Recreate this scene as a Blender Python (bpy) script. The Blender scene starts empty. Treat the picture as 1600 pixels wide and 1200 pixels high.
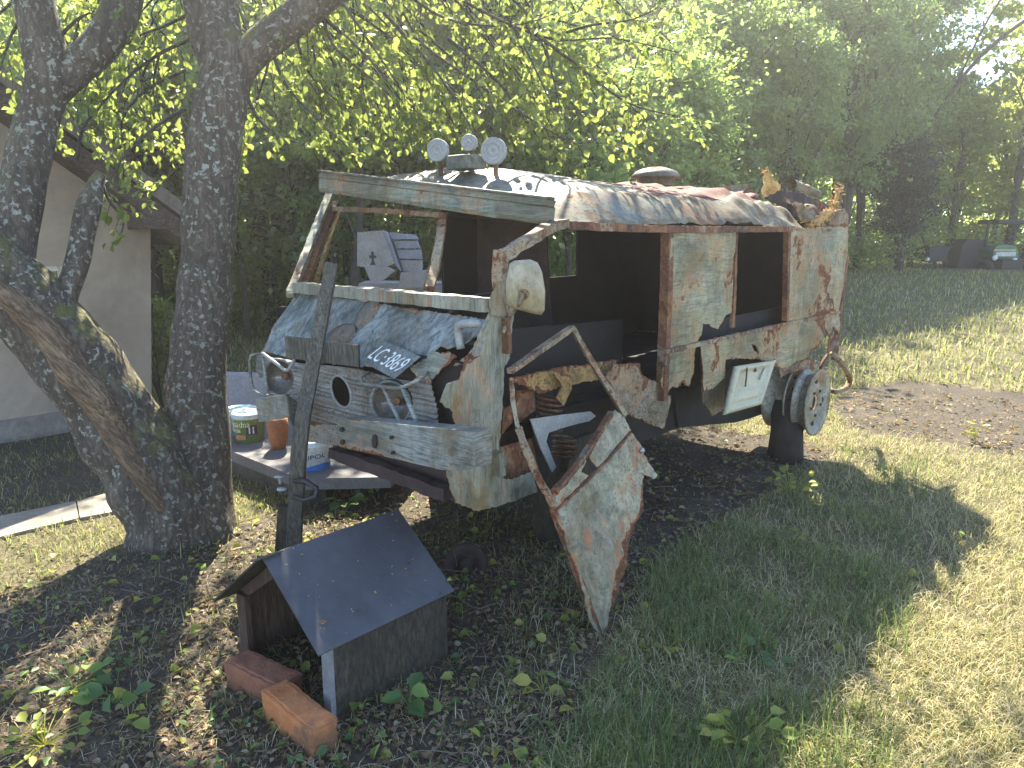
import bpy, bmesh, math, random
import numpy as np
from mathutils import Vector, Matrix, noise
from mathutils.geometry import delaunay_2d_cdt
R = math.radians
sc = bpy.context.scene
random.seed(7); rng = np.random.default_rng(7)

# ------------------------------------------------------------------ camera
F = 1180.0; PITCH = R(11.6); CAMZ = 1.65
cam_d = bpy.data.cameras.new('camera'); cam = bpy.data.objects.new('camera', cam_d)
sc.collection.objects.link(cam); sc.camera = cam
cam.location = (0, 0, CAMZ); cam.rotation_euler = (R(90) - PITCH, 0, 0)
cam_d.sensor_width = 36; cam_d.lens = 36 * F / 1600; cam_d.clip_start = .05; cam_d.clip_end = 500

# ------------------------------------------------------------------ light
SUN_EL, SUN_AZ = 45.5, -8            # azimuth from +Y, negative to the left
w = bpy.data.worlds.new('World'); sc.world = w; w.use_nodes = True
nt = w.node_tree; bg = nt.nodes['Background']
sky = nt.nodes.new('ShaderNodeTexSky'); sky.sky_type = 'NISHITA'; sky.sun_disc = False
sky.sun_elevation = R(SUN_EL); sky.sun_rotation = R(SUN_AZ); sky.dust_density = .3; sky.altitude = 2200; sky.air_density = 1; sky.ozone_density = 1.0
nt.links.new(sky.outputs[0], bg.inputs[0]); bg.inputs[1].default_value = .125
sd = bpy.data.lights.new('sun', 'SUN'); sd.energy = 5; sd.angle = R(.5); sd.color = (1, .91, .72)
so = bpy.data.objects.new('sun', sd); sc.collection.objects.link(so)
sdir = Vector((math.sin(R(SUN_AZ)) * math.cos(R(SUN_EL)), math.cos(R(SUN_AZ)) * math.cos(R(SUN_EL)), math.sin(R(SUN_EL))))
so.rotation_euler = sdir.to_track_quat('Z', 'Y').to_euler()
sc.view_settings.view_transform = 'Standard'; sc.view_settings.look = 'None'
sc.view_settings.exposure = 2.25; sc.view_settings.gamma = 1

# ------------------------------------------------------------------ measuring helpers (scene is laid out in metres)
CAM = Vector((0, 0, CAMZ))
FW = Vector((0, math.cos(PITCH), -math.sin(PITCH))); UP = Vector((0, math.sin(PITCH), math.cos(PITCH)))
def ray(px, py): return FW + Vector((1, 0, 0)) * ((px - 800) / F) + UP * ((600 - py) / F)
def P(px, py, d): return CAM + ray(px, py) * d
def onpl(px, py, p0, n):
    r = ray(px, py); return CAM + r * ((p0 - CAM).dot(n) / r.dot(n))
def G(px, py, z=0.0): return onpl(px, py, Vector((0, 0, z)), Vector((0, 0, 1)))
def sm(a, b, x):
    t = min(1, max(0, (x - a) / (b - a))); return t * t * (3 - 2 * t)

# van frame
VO = Vector((.2125, 3.203, 0)); VS = Vector((.667, .745, 0)); VW = Vector((-.745, .667, 0)); VYAW = math.atan2(.745, .667)
def V(l, wd, z): return VO + VS * l + VW * wd + Vector((0, 0, z))
def S(px, py, off=0.0): return onpl(px, py, VO + VW * off, VW)
def FR(px, py, l): return onpl(px, py, VO + VS * l, VS)

# ------------------------------------------------------------------ objects
def tag(o, label=None, cat=None, group=None, kind=None):
    if label: o['label'] = label
    if cat: o['category'] = cat
    if group: o['group'] = group
    if kind: o['kind'] = kind
    return o
def thing(name, loc, label, cat, group=None):
    o = bpy.data.objects.new(name, None); sc.collection.objects.link(o); o.location = loc; o.empty_display_size = .1
    return tag(o, label, cat, group)
def root_loc(p):
    v = Vector((0, 0, 0))
    while p is not None: v += p.location; p = p.parent
    return v
def link(name, me, mat, parent=None, smooth=False, origin=None):
    """mesh given in world coordinates"""
    o = bpy.data.objects.new(name, me); sc.collection.objects.link(o)
    if parent is not None:
        o.parent = parent; me.transform(Matrix.Translation(-root_loc(parent)))
    elif origin is not None:
        me.transform(Matrix.Translation(-Vector(origin))); o.location = origin
    if mat is not None: me.materials.append(mat)
    if smooth: me.shade_smooth()
    return o
def mesh(name, vs, fs, mat, parent=None, smooth=False, origin=None):
    me = bpy.data.meshes.new(name); me.from_pydata([tuple(v) for v in vs], [], fs); me.update()
    return link(name, me, mat, parent, smooth, origin)
def npmesh(name, verts, faces_flat, loop_tot):
    me = bpy.data.meshes.new(name); nv = len(verts); nf = len(loop_tot)
    me.vertices.add(nv); me.vertices.foreach_set('co', np.asarray(verts, np.float32).ravel())
    me.loops.add(len(faces_flat)); me.loops.foreach_set('vertex_index', np.asarray(faces_flat, np.int32))
    me.polygons.add(nf); st = np.concatenate([[0], np.cumsum(loop_tot)[:-1]]).astype(np.int32)
    me.polygons.foreach_set('loop_start', st); me.polygons.foreach_set('loop_total', np.asarray(loop_tot, np.int32))
    me.update(calc_edges=True); return me
class MB:
    def __init__(s): s.v = []; s.f = []
    def add(s, vs, fs):
        b = len(s.v); s.v += [Vector(v) for v in vs]; s.f += [[i + b for i in f] for f in fs]; return s
    def box(s, c, ax, ay, az, h, jit=0):
        """box with centre c, unit axes, half sizes h"""
        c = Vector(c); vs = []
        for k in (-1, 1):
            for j in (-1, 1):
                for i in (-1, 1):
                    vs.append(c + ax * (i * h[0]) + ay * (j * h[1]) + az * (k * h[2]) + Vector([random.uniform(-jit, jit) for _ in range(3)]))
        return s.add(vs, [[0, 2, 3, 1], [4, 5, 7, 6], [0, 1, 5, 4], [2, 6, 7, 3], [0, 4, 6, 2], [1, 3, 7, 5]])
    def tube(s, pts, rad, seg=8, jit=0, cap=True, rect=None, upv=Vector((0, 0, 1)), nz=0, nzs=3.0):
        pts = [Vector(p) for p in pts]; n = len(pts)
        if not hasattr(rad, '__len__'): rad = [rad] * n
        vs = []; prev = None
        for i, p in enumerate(pts):
            t = (pts[min(i + 1, n - 1)] - pts[max(i - 1, 0)]).normalized()
            if prev is None:
                a = upv.cross(t)
                if a.length < 1e-3: a = Vector((1, 0, 0)).cross(t)
            else: a = prev - t * prev.dot(t)
            a.normalize(); prev = a; b = t.cross(a)
            for k in range(seg):
                th = 2 * math.pi * (k + (.5 if rect else 0)) / seg
                if rect:
                    cx = math.copysign(rect[0], math.cos(th)); cy = math.copysign(rect[1], math.sin(th))
                    q = p + a * cx * rad[i] + b * cy * rad[i]
                else:
                    r = rad[i]
                    if nz: r *= 1 + nz * noise.noise((p + (a * math.cos(th) + b * math.sin(th)) * r) * nzs) + nz * .5 * noise.noise((p * .3 + (a * math.cos(th) + b * math.sin(th)) * r * 6) * nzs)
                    q = p + (a * math.cos(th) + b * math.sin(th)) * r
                if jit: q += Vector([random.uniform(-jit, jit) for _ in range(3)])
                vs.append(q)
        fs = [[i * seg + k, i * seg + (k + 1) % seg, (i + 1) * seg + (k + 1) % seg, (i + 1) * seg + k] for i in range(n - 1) for k in range(seg)]
        if cap: fs += [list(range(seg))[::-1], [(n - 1) * seg + k for k in range(seg)]]
        return s.add(vs, fs)
    def lathe(s, c, ax, prof, seg=28, cap=False):
        """prof: (distance along axis, radius)"""
        ax = ax.normalized(); a = ax.orthogonal().normalized(); b = ax.cross(a); n = len(prof); vs = []
        for d, r in prof:
            for k in range(seg):
                th = 2 * math.pi * k / seg; vs.append(Vector(c) + ax * d + (a * math.cos(th) + b * math.sin(th)) * r)
        fs = [[i * seg + k, i * seg + (k + 1) % seg, (i + 1) * seg + (k + 1) % seg, (i + 1) * seg + k] for i in range(n - 1) for k in range(seg)]
        if cap: fs += [list(range(seg))[::-1], [(n - 1) * seg + k for k in range(seg)]]
        return s.add(vs, fs)
    def build(s, name, mat, parent=None, smooth=False, bevel=0, origin=None):
        me = bpy.data.meshes.new(name); me.from_pydata([tuple(v) for v in s.v], [], s.f); me.update()
        if bevel:
            bm = bmesh.new(); bm.from_mesh(me)
            bmesh.ops.bevel(bm, geom=bm.edges[:], offset=bevel, segments=2, affect='EDGES', profile=.6)
            bm.to_mesh(me); bm.free()
        return link(name, me, mat, parent, smooth, origin)
def resample(pts, step):
    """Catmull-Rom through points"""
    pts = [Vector(p) for p in pts]; out = []
    for i in range(len(pts) - 1):
        p0 = pts[max(i - 1, 0)]; p1 = pts[i]; p2 = pts[i + 1]; p3 = pts[min(i + 2, len(pts) - 1)]
        m = max(1, int((p2 - p1).length / step))
        for k in range(m):
            t = k / m
            out.append(.5 * ((2 * p1) + (p2 - p0) * t + (2 * p0 - 5 * p1 + 4 * p2 - p3) * t * t + (3 * p1 - p0 - 3 * p2 + p3) * t ** 3))
    out.append(pts[-1]); return out
def lerp_list(v, n):
    return [float(x) for x in np.interp(np.linspace(0, 1, n), np.linspace(0, 1, len(v)), v)]
def inside(p, poly):
    x, y = p; c = False; n = len(poly); j = n - 1
    for i in range(n):
        xi, yi = poly[i]; xj, yj = poly[j]
        if (yi > y) != (yj > y) and x < (xj - xi) * (y - yi) / (yj - yi) + xi: c = not c
        j = i
    return c
def panel(name, wpts, mat, parent, thick=.003, jag=0.0, holes=(), wr=.006, wrs=4.0, res=.035, jres=.012, seedv=0, ribs=None):
    """crumpled metal sheet: outline of world points lying in one plane, own thickness, real dents"""
    wpts = [Vector(p) for p in wpts]
    n = Vector((0, 0, 0))
    for i in range(len(wpts)):
        a, b = wpts[i], wpts[(i + 1) % len(wpts)]; n += a.cross(b)
    n.normalize()
    if n.dot(CAM - wpts[0]) < 0: n = -n
    u = Vector((0, 0, 1)).cross(n)
    u = u.normalized() if u.length > .05 else Vector((1, 0, 0)); v = n.cross(u); o = wpts[0]
    def to2(p): d = p - o; return (d.dot(u), d.dot(v))
    rr = random.Random(seedv + len(wpts))
    def outline(pts):
        q = []
        for i in range(len(pts)):
            a = Vector(pts[i]); b = Vector(pts[(i + 1) % len(pts)]); m = max(1, int((b - a).length / (jres if jag else res)))
            for k in range(m):
                p = a.lerp(b, k / m)
                if jag and k: p += Vector((rr.uniform(-jag, jag), rr.uniform(-jag, jag)))
                q.append(p)
        return q
    outs = [outline([to2(p) for p in wpts])] + [outline([to2(Vector(p)) for p in h]) for h in holes]
    vs = []; es = []
    for q in outs:
        b = len(vs); vs += q; es += [(b + i, b + (i + 1) % len(q)) for i in range(len(q))]
    xs = [p[0] for p in outs[0]]; ys = [p[1] for p in outs[0]]
    y = min(ys) + res; k = 0
    while y < max(ys):
        x = min(xs) + (res * .5 if k % 2 else res)
        while x < max(xs):
            if inside((x, y), outs[0]): vs.append(Vector((x + rr.uniform(-.2, .2) * res, y + rr.uniform(-.2, .2) * res)))
            x += res
        y += res * .87; k += 1
    cv, ce, cf, *_ = delaunay_2d_cdt(vs, es, [], 0, 1e-6)
    tri = []
    for f in cf:
        c = (sum(cv[i][0] for i in f) / 3, sum(cv[i][1] for i in f) / 3)
        if inside(c, outs[0]) and not any(inside(c, h) for h in outs[1:]): tri.append(list(f))
    front = []
    for p in cv:
        q = o + u * p[0] + v * p[1]
        d = wr * (noise.noise(q * wrs + Vector((seedv, 0, 0))) + .5 * noise.noise(q * wrs * 2.7))
        if ribs: d += ribs(p[0], p[1])
        front.append(q + n * d)
    ne = sum(len(q) for q in outs); m = len(front); allv = front + [p - n * thick for p in front]
    fs = []; cnt = {}
    for t in tri:
        a, b, c = t
        if (Vector(cv[b]) - Vector(cv[a])).cross(Vector(cv[c]) - Vector(cv[a])) < 0: t = [a, c, b]
        fs.append(t); fs.append([i + m for i in t[::-1]])
        for i in range(3):
            e = (t[i], t[(i + 1) % 3]); cnt[e] = 1
    for (a, b) in list(cnt):
        if (b, a) not in cnt: fs.append([b, a, a + m, b + m])
    ob = mesh(name, allv, fs, mat, parent); bnd = set(x for e in cnt if (e[1], e[0]) not in cnt for x in e); a_ = ob.data.attributes.new('edge', 'FLOAT', 'POINT'); a_.data.foreach_set('value', [1.0 if (k % m) in bnd else 0.0 for k in range(2 * m)])
    return ob

# ------------------------------------------------------------------ materials
def newmat(name):
    m = bpy.data.materials.new(name); m.use_nodes = True; m.node_tree.nodes.clear(); return m
class NT:
    def __init__(s, name):
        s.m = newmat(name); s.t = s.m.node_tree; s.out = s.n('ShaderNodeOutputMaterial')
    def n(s, typ, **k):
        nd = s.t.nodes.new(typ)
        for a, b in k.items(): setattr(nd, a, b)
        return nd
    def lk(s, a, b): s.t.links.new(a, b)
    def setin(s, nd, **k):
        for a, b in k.items():
            a = a.replace('_', ' ')
            if hasattr(b, 'is_linked') or isinstance(b, bpy.types.NodeSocket): s.lk(b, nd.inputs[a])
            else: nd.inputs[a].default_value = b
    def coords(s, scale=(1, 1, 1), rotz=0, rot=None):
        if not hasattr(s, 'tc'): s.tc = s.n('ShaderNodeTexCoord')
        mp = s.n('ShaderNodeMapping'); s.lk(s.tc.outputs['Object'], mp.inputs[0])
        if rotz or rot:
            m0 = s.n('ShaderNodeMapping'); s.lk(s.tc.outputs['Object'], m0.inputs[0]); m0.inputs['Rotation'].default_value = rot or (0, 0, rotz)
            s.lk(m0.outputs[0], mp.inputs[0])
        mp.inputs['Scale'].default_value = scale; return mp.outputs[0]
    def noise(s, co, scale=5, detail=6, rough=.6, dist=0):
        nd = s.n('ShaderNodeTexNoise'); s.lk(co, nd.inputs['Vector'])
        nd.inputs['Scale'].default_value = scale; nd.inputs['Detail'].default_value = detail
        nd.inputs['Roughness'].default_value = rough; nd.inputs['Distortion'].default_value = dist
        return nd.outputs['Fac']
    def voro(s, co, scale=5, feat='F1'):
        nd = s.n('ShaderNodeTexVoronoi', feature=feat); s.lk(co, nd.inputs['Vector']); nd.inputs['Scale'].default_value = scale
        return nd.outputs['Distance']
    def ramp(s, fac, stops, interp='LINEAR'):
        r = s.n('ShaderNodeValToRGB'); s.lk(fac, r.inputs[0]); cr = r.color_ramp; cr.interpolation = interp
        while len(cr.elements) < len(stops): cr.elements.new(.5)
        for e, (p, c) in zip(cr.elements, stops):
            e.position = p; e.color = (c, c, c, 1) if isinstance(c, (int, float)) else (*c, 1)
        return r.outputs[0]
    def mix(s, fac, a, b, mode='MIX'):
        m = s.n('ShaderNodeMix', data_type='RGBA', blend_type=mode)
        for sock, val in ((m.inputs[0], fac), (m.inputs[6], a), (m.inputs[7], b)):
            if isinstance(val, bpy.types.NodeSocket): s.lk(val, sock)
            elif isinstance(val, (int, float)): sock.default_value = val
            else: sock.default_value = (*val, 1)
        return m.outputs[2]
    def math(s, op, a, b=0.0):
        m = s.n('ShaderNodeMath', operation=op)
        for sock, val in ((m.inputs[0], a), (m.inputs[1], b)):
            if isinstance(val, bpy.types.NodeSocket): s.lk(val, sock)
            else: sock.default_value = val
        return m.outputs[0]
    def bump(s, h, strength=.3, dist=.01):
        b = s.n('ShaderNodeBump'); s.lk(h, b.inputs['Height']); b.inputs['Strength'].default_value = strength; b.inputs['Distance'].default_value = dist
        return b.outputs[0]
    def finish(s, col, rough=.7, metal=0, normal=None, spec=.5):
        p = s.n('ShaderNodeBsdfPrincipled')
        for nm, val in (('Base Color', col), ('Roughness', rough), ('Metallic', metal), ('Specular IOR Level', spec)):
            if isinstance(val, bpy.types.NodeSocket): s.lk(val, p.inputs[nm])
            elif nm == 'Base Color': p.inputs[nm].default_value = (*val, 1)
            else: p.inputs[nm].default_value = val
        if normal is not None: s.lk(normal, p.inputs['Normal'])
        s.lk(p.outputs[0], s.out.inputs[0]); return s.m
def plain(name, col, rough=.7, metal=0, var=.25, scale=8, bump=.15, bd=.004):
    t = NT(name); c = t.coords(); f = t.noise(c, scale); g = t.noise(c, scale * 7, 4)
    dark = tuple(x * (1 - var) for x in col); lite = tuple(min(1, x * (1 + var)) for x in col)
    cc = t.mix(t.ramp(f, [(.3, 0.0), (.7, 1.0)]), dark, lite); cc = t.mix(t.ramp(g, [(.35, .75), (.65, 1.0)]), (0, 0, 0), cc)
    return t.finish(cc, rough, metal, t.bump(g, bump, bd))
RUST = [(.25, (.035, .014, .008)), (.5, (.12, .04, .015)), (.75, (.28, .1, .035))]
def weathered(name, cols, prim, rust=.5, patch=.5, stroke=(1.2, 1.2, 14), sscale=3, rot=(0, 0, -VYAW), spec=.62, rough=.55, streak=.5, swirl=1.5, rustcol=None, strips=0.0):
    """old brushed paint: cols = brush tones, prim = primer tone; rust / patch thresholds (lower = more)"""
    t = NT(name); c = t.coords(); cs = t.coords(stroke, rot=rot)
    wn = t.n('ShaderNodeTexNoise'); t.lk(c, wn.inputs['Vector']); wn.inputs['Scale'].default_value = 3
    ws = t.n('ShaderNodeVectorMath', operation='MULTIPLY_ADD'); t.lk(wn.outputs['Color'], ws.inputs[0]); ws.inputs[1].default_value = (.3, .3, .3); t.lk(cs, ws.inputs[2]); cs = ws.outputs[0]
    big = t.noise(c, 2.1, 5, .6, .5); brk = t.noise(c, 24, 6, .72)
    st = t.noise(cs, sscale, 6, .7, swirl); stm = t.math('ADD', t.math('MULTIPLY', st, .75), t.math('MULTIPLY', big, .25))
    col = t.ramp(stm, [(.38, cols[0]), (.46, cols[1]), (.54, cols[2]), (.62, cols[3])])
    st2 = t.noise(cs, sscale * 6, 4, .65); col = t.mix(t.ramp(st2, [(.34, .6), (.5, 0.0)]), col, tuple(x * .5 for x in cols[0]))
    col = t.mix(t.ramp(st2, [(.58, 0.0), (.72, .5)]), col, tuple(min(1, x * 1.35) for x in cols[2]))
    if strips:
        sx = t.n('ShaderNodeSeparateXYZ'); mp0 = t.n('ShaderNodeMapping'); t.lk(t.tc.outputs['Object'], mp0.inputs[0]); mp0.inputs['Rotation'].default_value = (0, 0, -VYAW); t.lk(mp0.outputs[0], sx.inputs[0])
        cx = t.n('ShaderNodeCombineXYZ'); t.lk(sx.outputs[0], cx.inputs[0]); t.lk(sx.outputs[2], cx.inputs[1])
        v2 = t.n('ShaderNodeVectorMath', operation='MULTIPLY_ADD'); t.lk(wn.outputs['Color'], v2.inputs[0]); v2.inputs[1].default_value = (.03, .03, 0); t.lk(cx.outputs[0], v2.inputs[2])
        bk = t.n('ShaderNodeTexBrick'); t.lk(v2.outputs[0], bk.inputs['Vector']); bk.inputs['Scale'].default_value = 1; bk.inputs['Brick Width'].default_value = .31; bk.inputs['Row Height'].default_value = .115
        bk.inputs['Mortar Size'].default_value = .0015; bk.inputs['Color1'].default_value = (.66, .72, .68, 1); bk.inputs['Color2'].default_value = (1.15, 1.1, .98, 1); bk.inputs['Mortar'].default_value = (.5, .4, .3, 1)
        col = t.mix(strips, col, t.mix(1.0, col, bk.outputs['Color'], 'MULTIPLY'))
    eg = t.n('ShaderNodeAttribute', attribute_name='edge').outputs['Fac']; eg = t.math('MULTIPLY', eg, t.ramp(t.noise(c, 7, 3), [(.35, .1), (.6, 1.0)]))
    pn = t.math('ADD', t.noise(c, 4.5, 9, .66, .5), t.math('MULTIPLY', eg, .05)); pf_ = t.math('ADD', pn, t.math('MULTIPLY', t.math('SUBTRACT', brk, .5), .16)); pm = t.ramp(pf_, [(patch - .03, 0.0), (patch + .02, .8), (patch + .09, 1.0)])
    col = t.mix(pm, col, t.mix(t.noise(c, 30, 4), prim, tuple(x * .55 for x in prim)))
    gn = t.noise(t.coords((1, 1, .55)), 2.6, 10, .74, .6); col = t.mix(t.ramp(gn, [(.43, .8), (.54, .2), (.62, 0.0)]), col, t.mix(1.0, col, (.42, .36, .28), 'MULTIPLY'))
    dn = t.noise(c, 13, 8, .75); col = t.mix(t.ramp(dn, [(.36, .6), (.47, 0.0)]), col, t.mix(1.0, col, (.4, .36, .32), 'MULTIPLY'))
    rn = t.noise(c, 34, 6, .72); rc = t.ramp(rn, rustcol or RUST)
    vst = t.noise(t.coords((13, 13, .8)), 1.7, 5, .65); vm = t.noise(c, 2.3, 3)
    sk = t.math('MULTIPLY', t.ramp(vst, [(.52, 0.0), (.6, .8), (.66, 1.0)]), t.ramp(vm, [(.46, 0.0), (.58, 1.0)]))
    col = t.mix(t.math('MULTIPLY', sk, streak), col, t.mix(.45, rc, (.36, .15, .05)))
    rb = t.math('ADD', t.noise(c, 3.1, 10, .7, .3), t.math('MULTIPLY', eg, .17)); rf_ = t.math('ADD', rb, t.math('MULTIPLY', t.math('SUBTRACT', brk, .5), .14))
    halo = t.ramp(rf_, [(rust - .09, 0.0), (rust - .02, .6), (rust, .7)]); col = t.mix(halo, col, t.mix(.5, col, (.42, .2, .08)))
    rm = t.ramp(rf_, [(rust, 0.0), (rust + .025, 1.0)]); col = t.mix(rm, col, rc)
    sp = t.noise(c, 70, 4, .65); spb = t.math('ADD', sp, t.math('MULTIPLY', t.math('SUBTRACT', big, .5), .3)); spm = t.ramp(spb, [(spec, 0.0), (spec + .03, 1.0)])
    col = t.mix(t.math('MULTIPLY', spm, .85), col, (.04, .025, .018))
    h = t.math('ADD', t.math('MULTIPLY', pm, -.35), t.math('ADD', t.math('MULTIPLY', rm, -.6), t.math('MULTIPLY', st2, .5)))
    h = t.math('ADD', h, t.math('MULTIPLY', rn, .4)); h = t.math('ADD', h, t.math('MULTIPLY', big, 1.5))
    return t.finish(col, t.mix(rm, (rough,) * 3, (.9,) * 3), 0, t.bump(h, .7, .004))
SIDE = weathered('paint_side_panels', [(0.130, 0.144, 0.105), (0.229, 0.230, 0.161), (0.321, 0.302, 0.198), (0.191, 0.216, 0.161)], (0.351, 0.259, 0.111), .585, .57, (1.4, 1.4, 9), 2.0, streak=.8, spec=.64, strips=.75)
POSTM = weathered('paint_front_post', [(0.138, 0.162, 0.140), (0.233, 0.247, 0.201), (0.316, 0.311, 0.239), (0.193, 0.214, 0.173)], (0.344, 0.272, 0.134), .68, .61, (9, 9, .8), 2.2, streak=.6, spec=.66)
RAIL = weathered('paint_roof_rail', [(0.118, 0.116, 0.084), (0.180, 0.170, 0.123), (0.237, 0.223, 0.165), (0.156, 0.156, 0.115)], (0.171, 0.116, 0.054), .60, .56, (2, 2, 5), 2.0, spec=.62, streak=.3, rough=.8)
HOOD = weathered('paint_hood', [(0.046, 0.065, 0.062), (0.114, 0.144, 0.142), (0.259, 0.295, 0.291), (0.076, 0.108, 0.093)], (0.153, 0.158, 0.105), .66, .64, (.9, 5.5, 3.5), 2.1, rot=(0, 0, -.14), streak=.0, spec=.68, rough=.35, swirl=.8)
CABR = weathered('paint_cab_roof', [(0.087, 0.103, 0.089), (0.147, 0.163, 0.139), (0.217, 0.217, 0.186), (0.109, 0.123, 0.097)], (0.141, 0.128, 0.085), .64, .62, (3, 2, 2), 2, spec=.65, streak=.0, rough=.6)
VISOR = weathered('paint_visor', [(0.110, 0.131, 0.104), (0.189, 0.216, 0.169), (0.277, 0.290, 0.225), (0.144, 0.169, 0.137)], (0.287, 0.205, 0.096), .63, .62, (.8, .8, 12), 2, spec=.62, streak=.3)
BUMP = weathered('paint_bumper', [(0.077, 0.093, 0.096), (0.162, 0.187, 0.184), (0.282, 0.296, 0.273), (0.111, 0.132, 0.130)], (0.240, 0.218, 0.150), .68, .62, (.8, .8, 14), 2.4, streak=.15, spec=.66)
DOORM = weathered('paint_loose_door', [(0.149, 0.156, 0.113), (0.238, 0.227, 0.155), (0.334, 0.304, 0.201), (0.186, 0.194, 0.140)], (0.248, 0.182, 0.084), .64, .60, (3, 3, 3), 1.8, streak=1.0, spec=.61, rustcol=[(.25, (.06, .02, .01)), (.5, (.22, .07, .03)), (.75, (.42, .17, .06))])
RUSTROOF = weathered('rusty_roof_sheet', [(.10, .028, .02), (.16, .05, .035), (.2, .075, .055), (.12, .035, .025)], (.22, .19, .15), .62, .66, (3, 1, 1), 3, streak=0, spec=.62, rough=.8)
RUSTM = weathered('rusted_steel', [(.07, .03, .02), (.13, .055, .03), (.2, .09, .05), (.10, .04, .03)], (.34, .31, .24), .57, .60, (2, 2, 2), 6, streak=.2, spec=.6, rough=.85)
RUSTW = weathered('rust_with_paint_flakes', [(0.076, 0.036, 0.022), (0.153, 0.086, 0.056), (0.343, 0.302, 0.223), (0.122, 0.058, 0.031)], (0.382, 0.338, 0.235), .58, .55, (2, 2, 2), 7, streak=.2, spec=.6, rough=.8)
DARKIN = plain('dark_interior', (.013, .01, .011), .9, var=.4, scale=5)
YEL = weathered('rusty_ochre_steel', [(0.229, 0.144, 0.050), (0.321, 0.216, 0.074), (0.382, 0.266, 0.105), (0.259, 0.173, 0.062)], (0.229, 0.173, 0.087), .6, .6, (2, 2, 2), 5, streak=.4, spec=.55, rough=.8)
GREYLOCK = weathered('paint_grey_locker', [(0.107, 0.094, 0.071), (0.153, 0.137, 0.102), (0.206, 0.187, 0.136), (0.130, 0.108, 0.074)], (0.191, 0.144, 0.080), .6, .6, (12, 12, 1), 3, streak=.4, spec=.55)
CREAM = plain('cream_plastic', (.40, .37, .25), .45, var=.1, scale=10, bump=.05)
MIRR = weathered('paint_mirror_back', [(0.382, 0.353, 0.235), (0.458, 0.418, 0.285), (0.504, 0.461, 0.334), (0.412, 0.382, 0.260)], (0.382, 0.274, 0.099), .74, .70, (2, 2, 2), 2, streak=.35, spec=.73, rough=.4)
WHITEP = plain('old_white_paint', (.28, .285, .28), .5, var=.15, scale=12)
GLASSD = plain('dirty_lamp_glass', (.13, .11, .09), .12, var=.5, scale=14, bump=.02)
RIMM = weathered('paint_wheel_rim', [(.25, .27, .24), (.37, .38, .33), (.48, .46, .39), (.32, .33, .29)], (.38, .25, .1), .6, .58, (2, 2, 2), 5, streak=.3, spec=.62)
FOAM = plain('orange_insulation_foam', (.6, .36, .13), .95, var=.4, scale=30, bump=.6, bd=.02)
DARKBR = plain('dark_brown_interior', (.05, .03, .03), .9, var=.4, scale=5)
def woodmat(name, a, b, c, dirv=(14, 14, 1.2), rot=None):
    t = NT(name); co = t.coords(dirv, rot=rot); n1 = t.noise(co, 3, 6, .7, .6); g = t.noise(co, 14, 5, .7)
    col = t.ramp(n1, [(.3, a), (.5, b), (.7, c)]); col = t.mix(t.ramp(g, [(.4, .8), (.6, 0.0)]), col, tuple(x * .35 for x in a))
    return t.finish(col, .85, 0, t.bump(g, .7, .006))
WOOD = woodmat('weathered_grey_wood', (.06, .055, .045), (.11, .1, .08), (.18, .165, .135))
WOODD = woodmat('damp_dark_board', (.025, .02, .015), (.045, .036, .025), (.08, .062, .038), (5, 5, 1.6))
WOODR = woodmat('red_brown_board', (.05, .03, .022), (.1, .055, .035), (.15, .09, .06))
def barkmat():
    t = NT('lichen_bark'); c = t.coords(); co = t.coords((1, 1, .22))
    wn = t.n('ShaderNodeTexNoise'); t.lk(c, wn.inputs['Vector']); wn.inputs['Scale'].default_value = 14; wn.inputs['Detail'].default_value = 5
    ws = t.n('ShaderNodeVectorMath', operation='MULTIPLY_ADD'); t.lk(wn.outputs['Color'], ws.inputs[0]); ws.inputs[1].default_value = (.05, .05, .03); t.lk(co, ws.inputs[2])
    v = t.voro(ws.outputs[0], 34, 'DISTANCE_TO_EDGE'); n1 = t.noise(ws.outputs[0], 16, 9, .75, .5)
    col = t.ramp(n1, [(.3, (.04, .03, .022)), (.5, (.1, .078, .06)), (.7, (.19, .155, .12))])
    col = t.mix(t.ramp(v, [(.0, .55), (.2, 0.0)]), col, (.03, .022, .017))
    ln = t.noise(c, 34, 4, .55, .3); lm = t.noise(c, 4, 3); lic = t.math('MULTIPLY', t.ramp(ln, [(.57, 0.0), (.61, 1.0)]), t.ramp(lm, [(.38, .25), (.6, 1.0)]))
    col = t.mix(t.math('MULTIPLY', lic, .8), col, t.mix(t.noise(c, 60, 2), (.25, .27, .23), (.42, .43, .37)))
    gm = t.n('ShaderNodeNewGeometry'); sep = t.n('ShaderNodeSeparateXYZ'); t.lk(gm.outputs['Normal'], sep.inputs[0])
    mo = t.math('MULTIPLY', t.ramp(sep.outputs['Z'], [(.3, 0.0), (.6, 1.0)]), t.ramp(t.noise(c, 11, 6, .7), [(.45, 0.0), (.58, 1.0)]))
    col = t.mix(mo, col, t.mix(t.noise(c, 40, 3), (.05, .06, .015), (.2, .19, .05)))
    h = t.math('ADD', t.math('MULTIPLY', t.ramp(v, [(0, 0.0), (.3, 1.0)]), .5), t.math('MULTIPLY', n1, 2.2))
    return t.finish(col, .95, 0, t.bump(h, .8, .012))
BARK = barkmat()
BARKF = plain('forest_bark', (.06, .052, .045), .95, var=.5, scale=6, bump=.6, bd=.02)
SPLIT = woodmat('split_bare_wood', (.07, .045, .028), (.2, .13, .075), (.34, .25, .16), (1.0, 7, 7), (0, -.8, 0))
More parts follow.
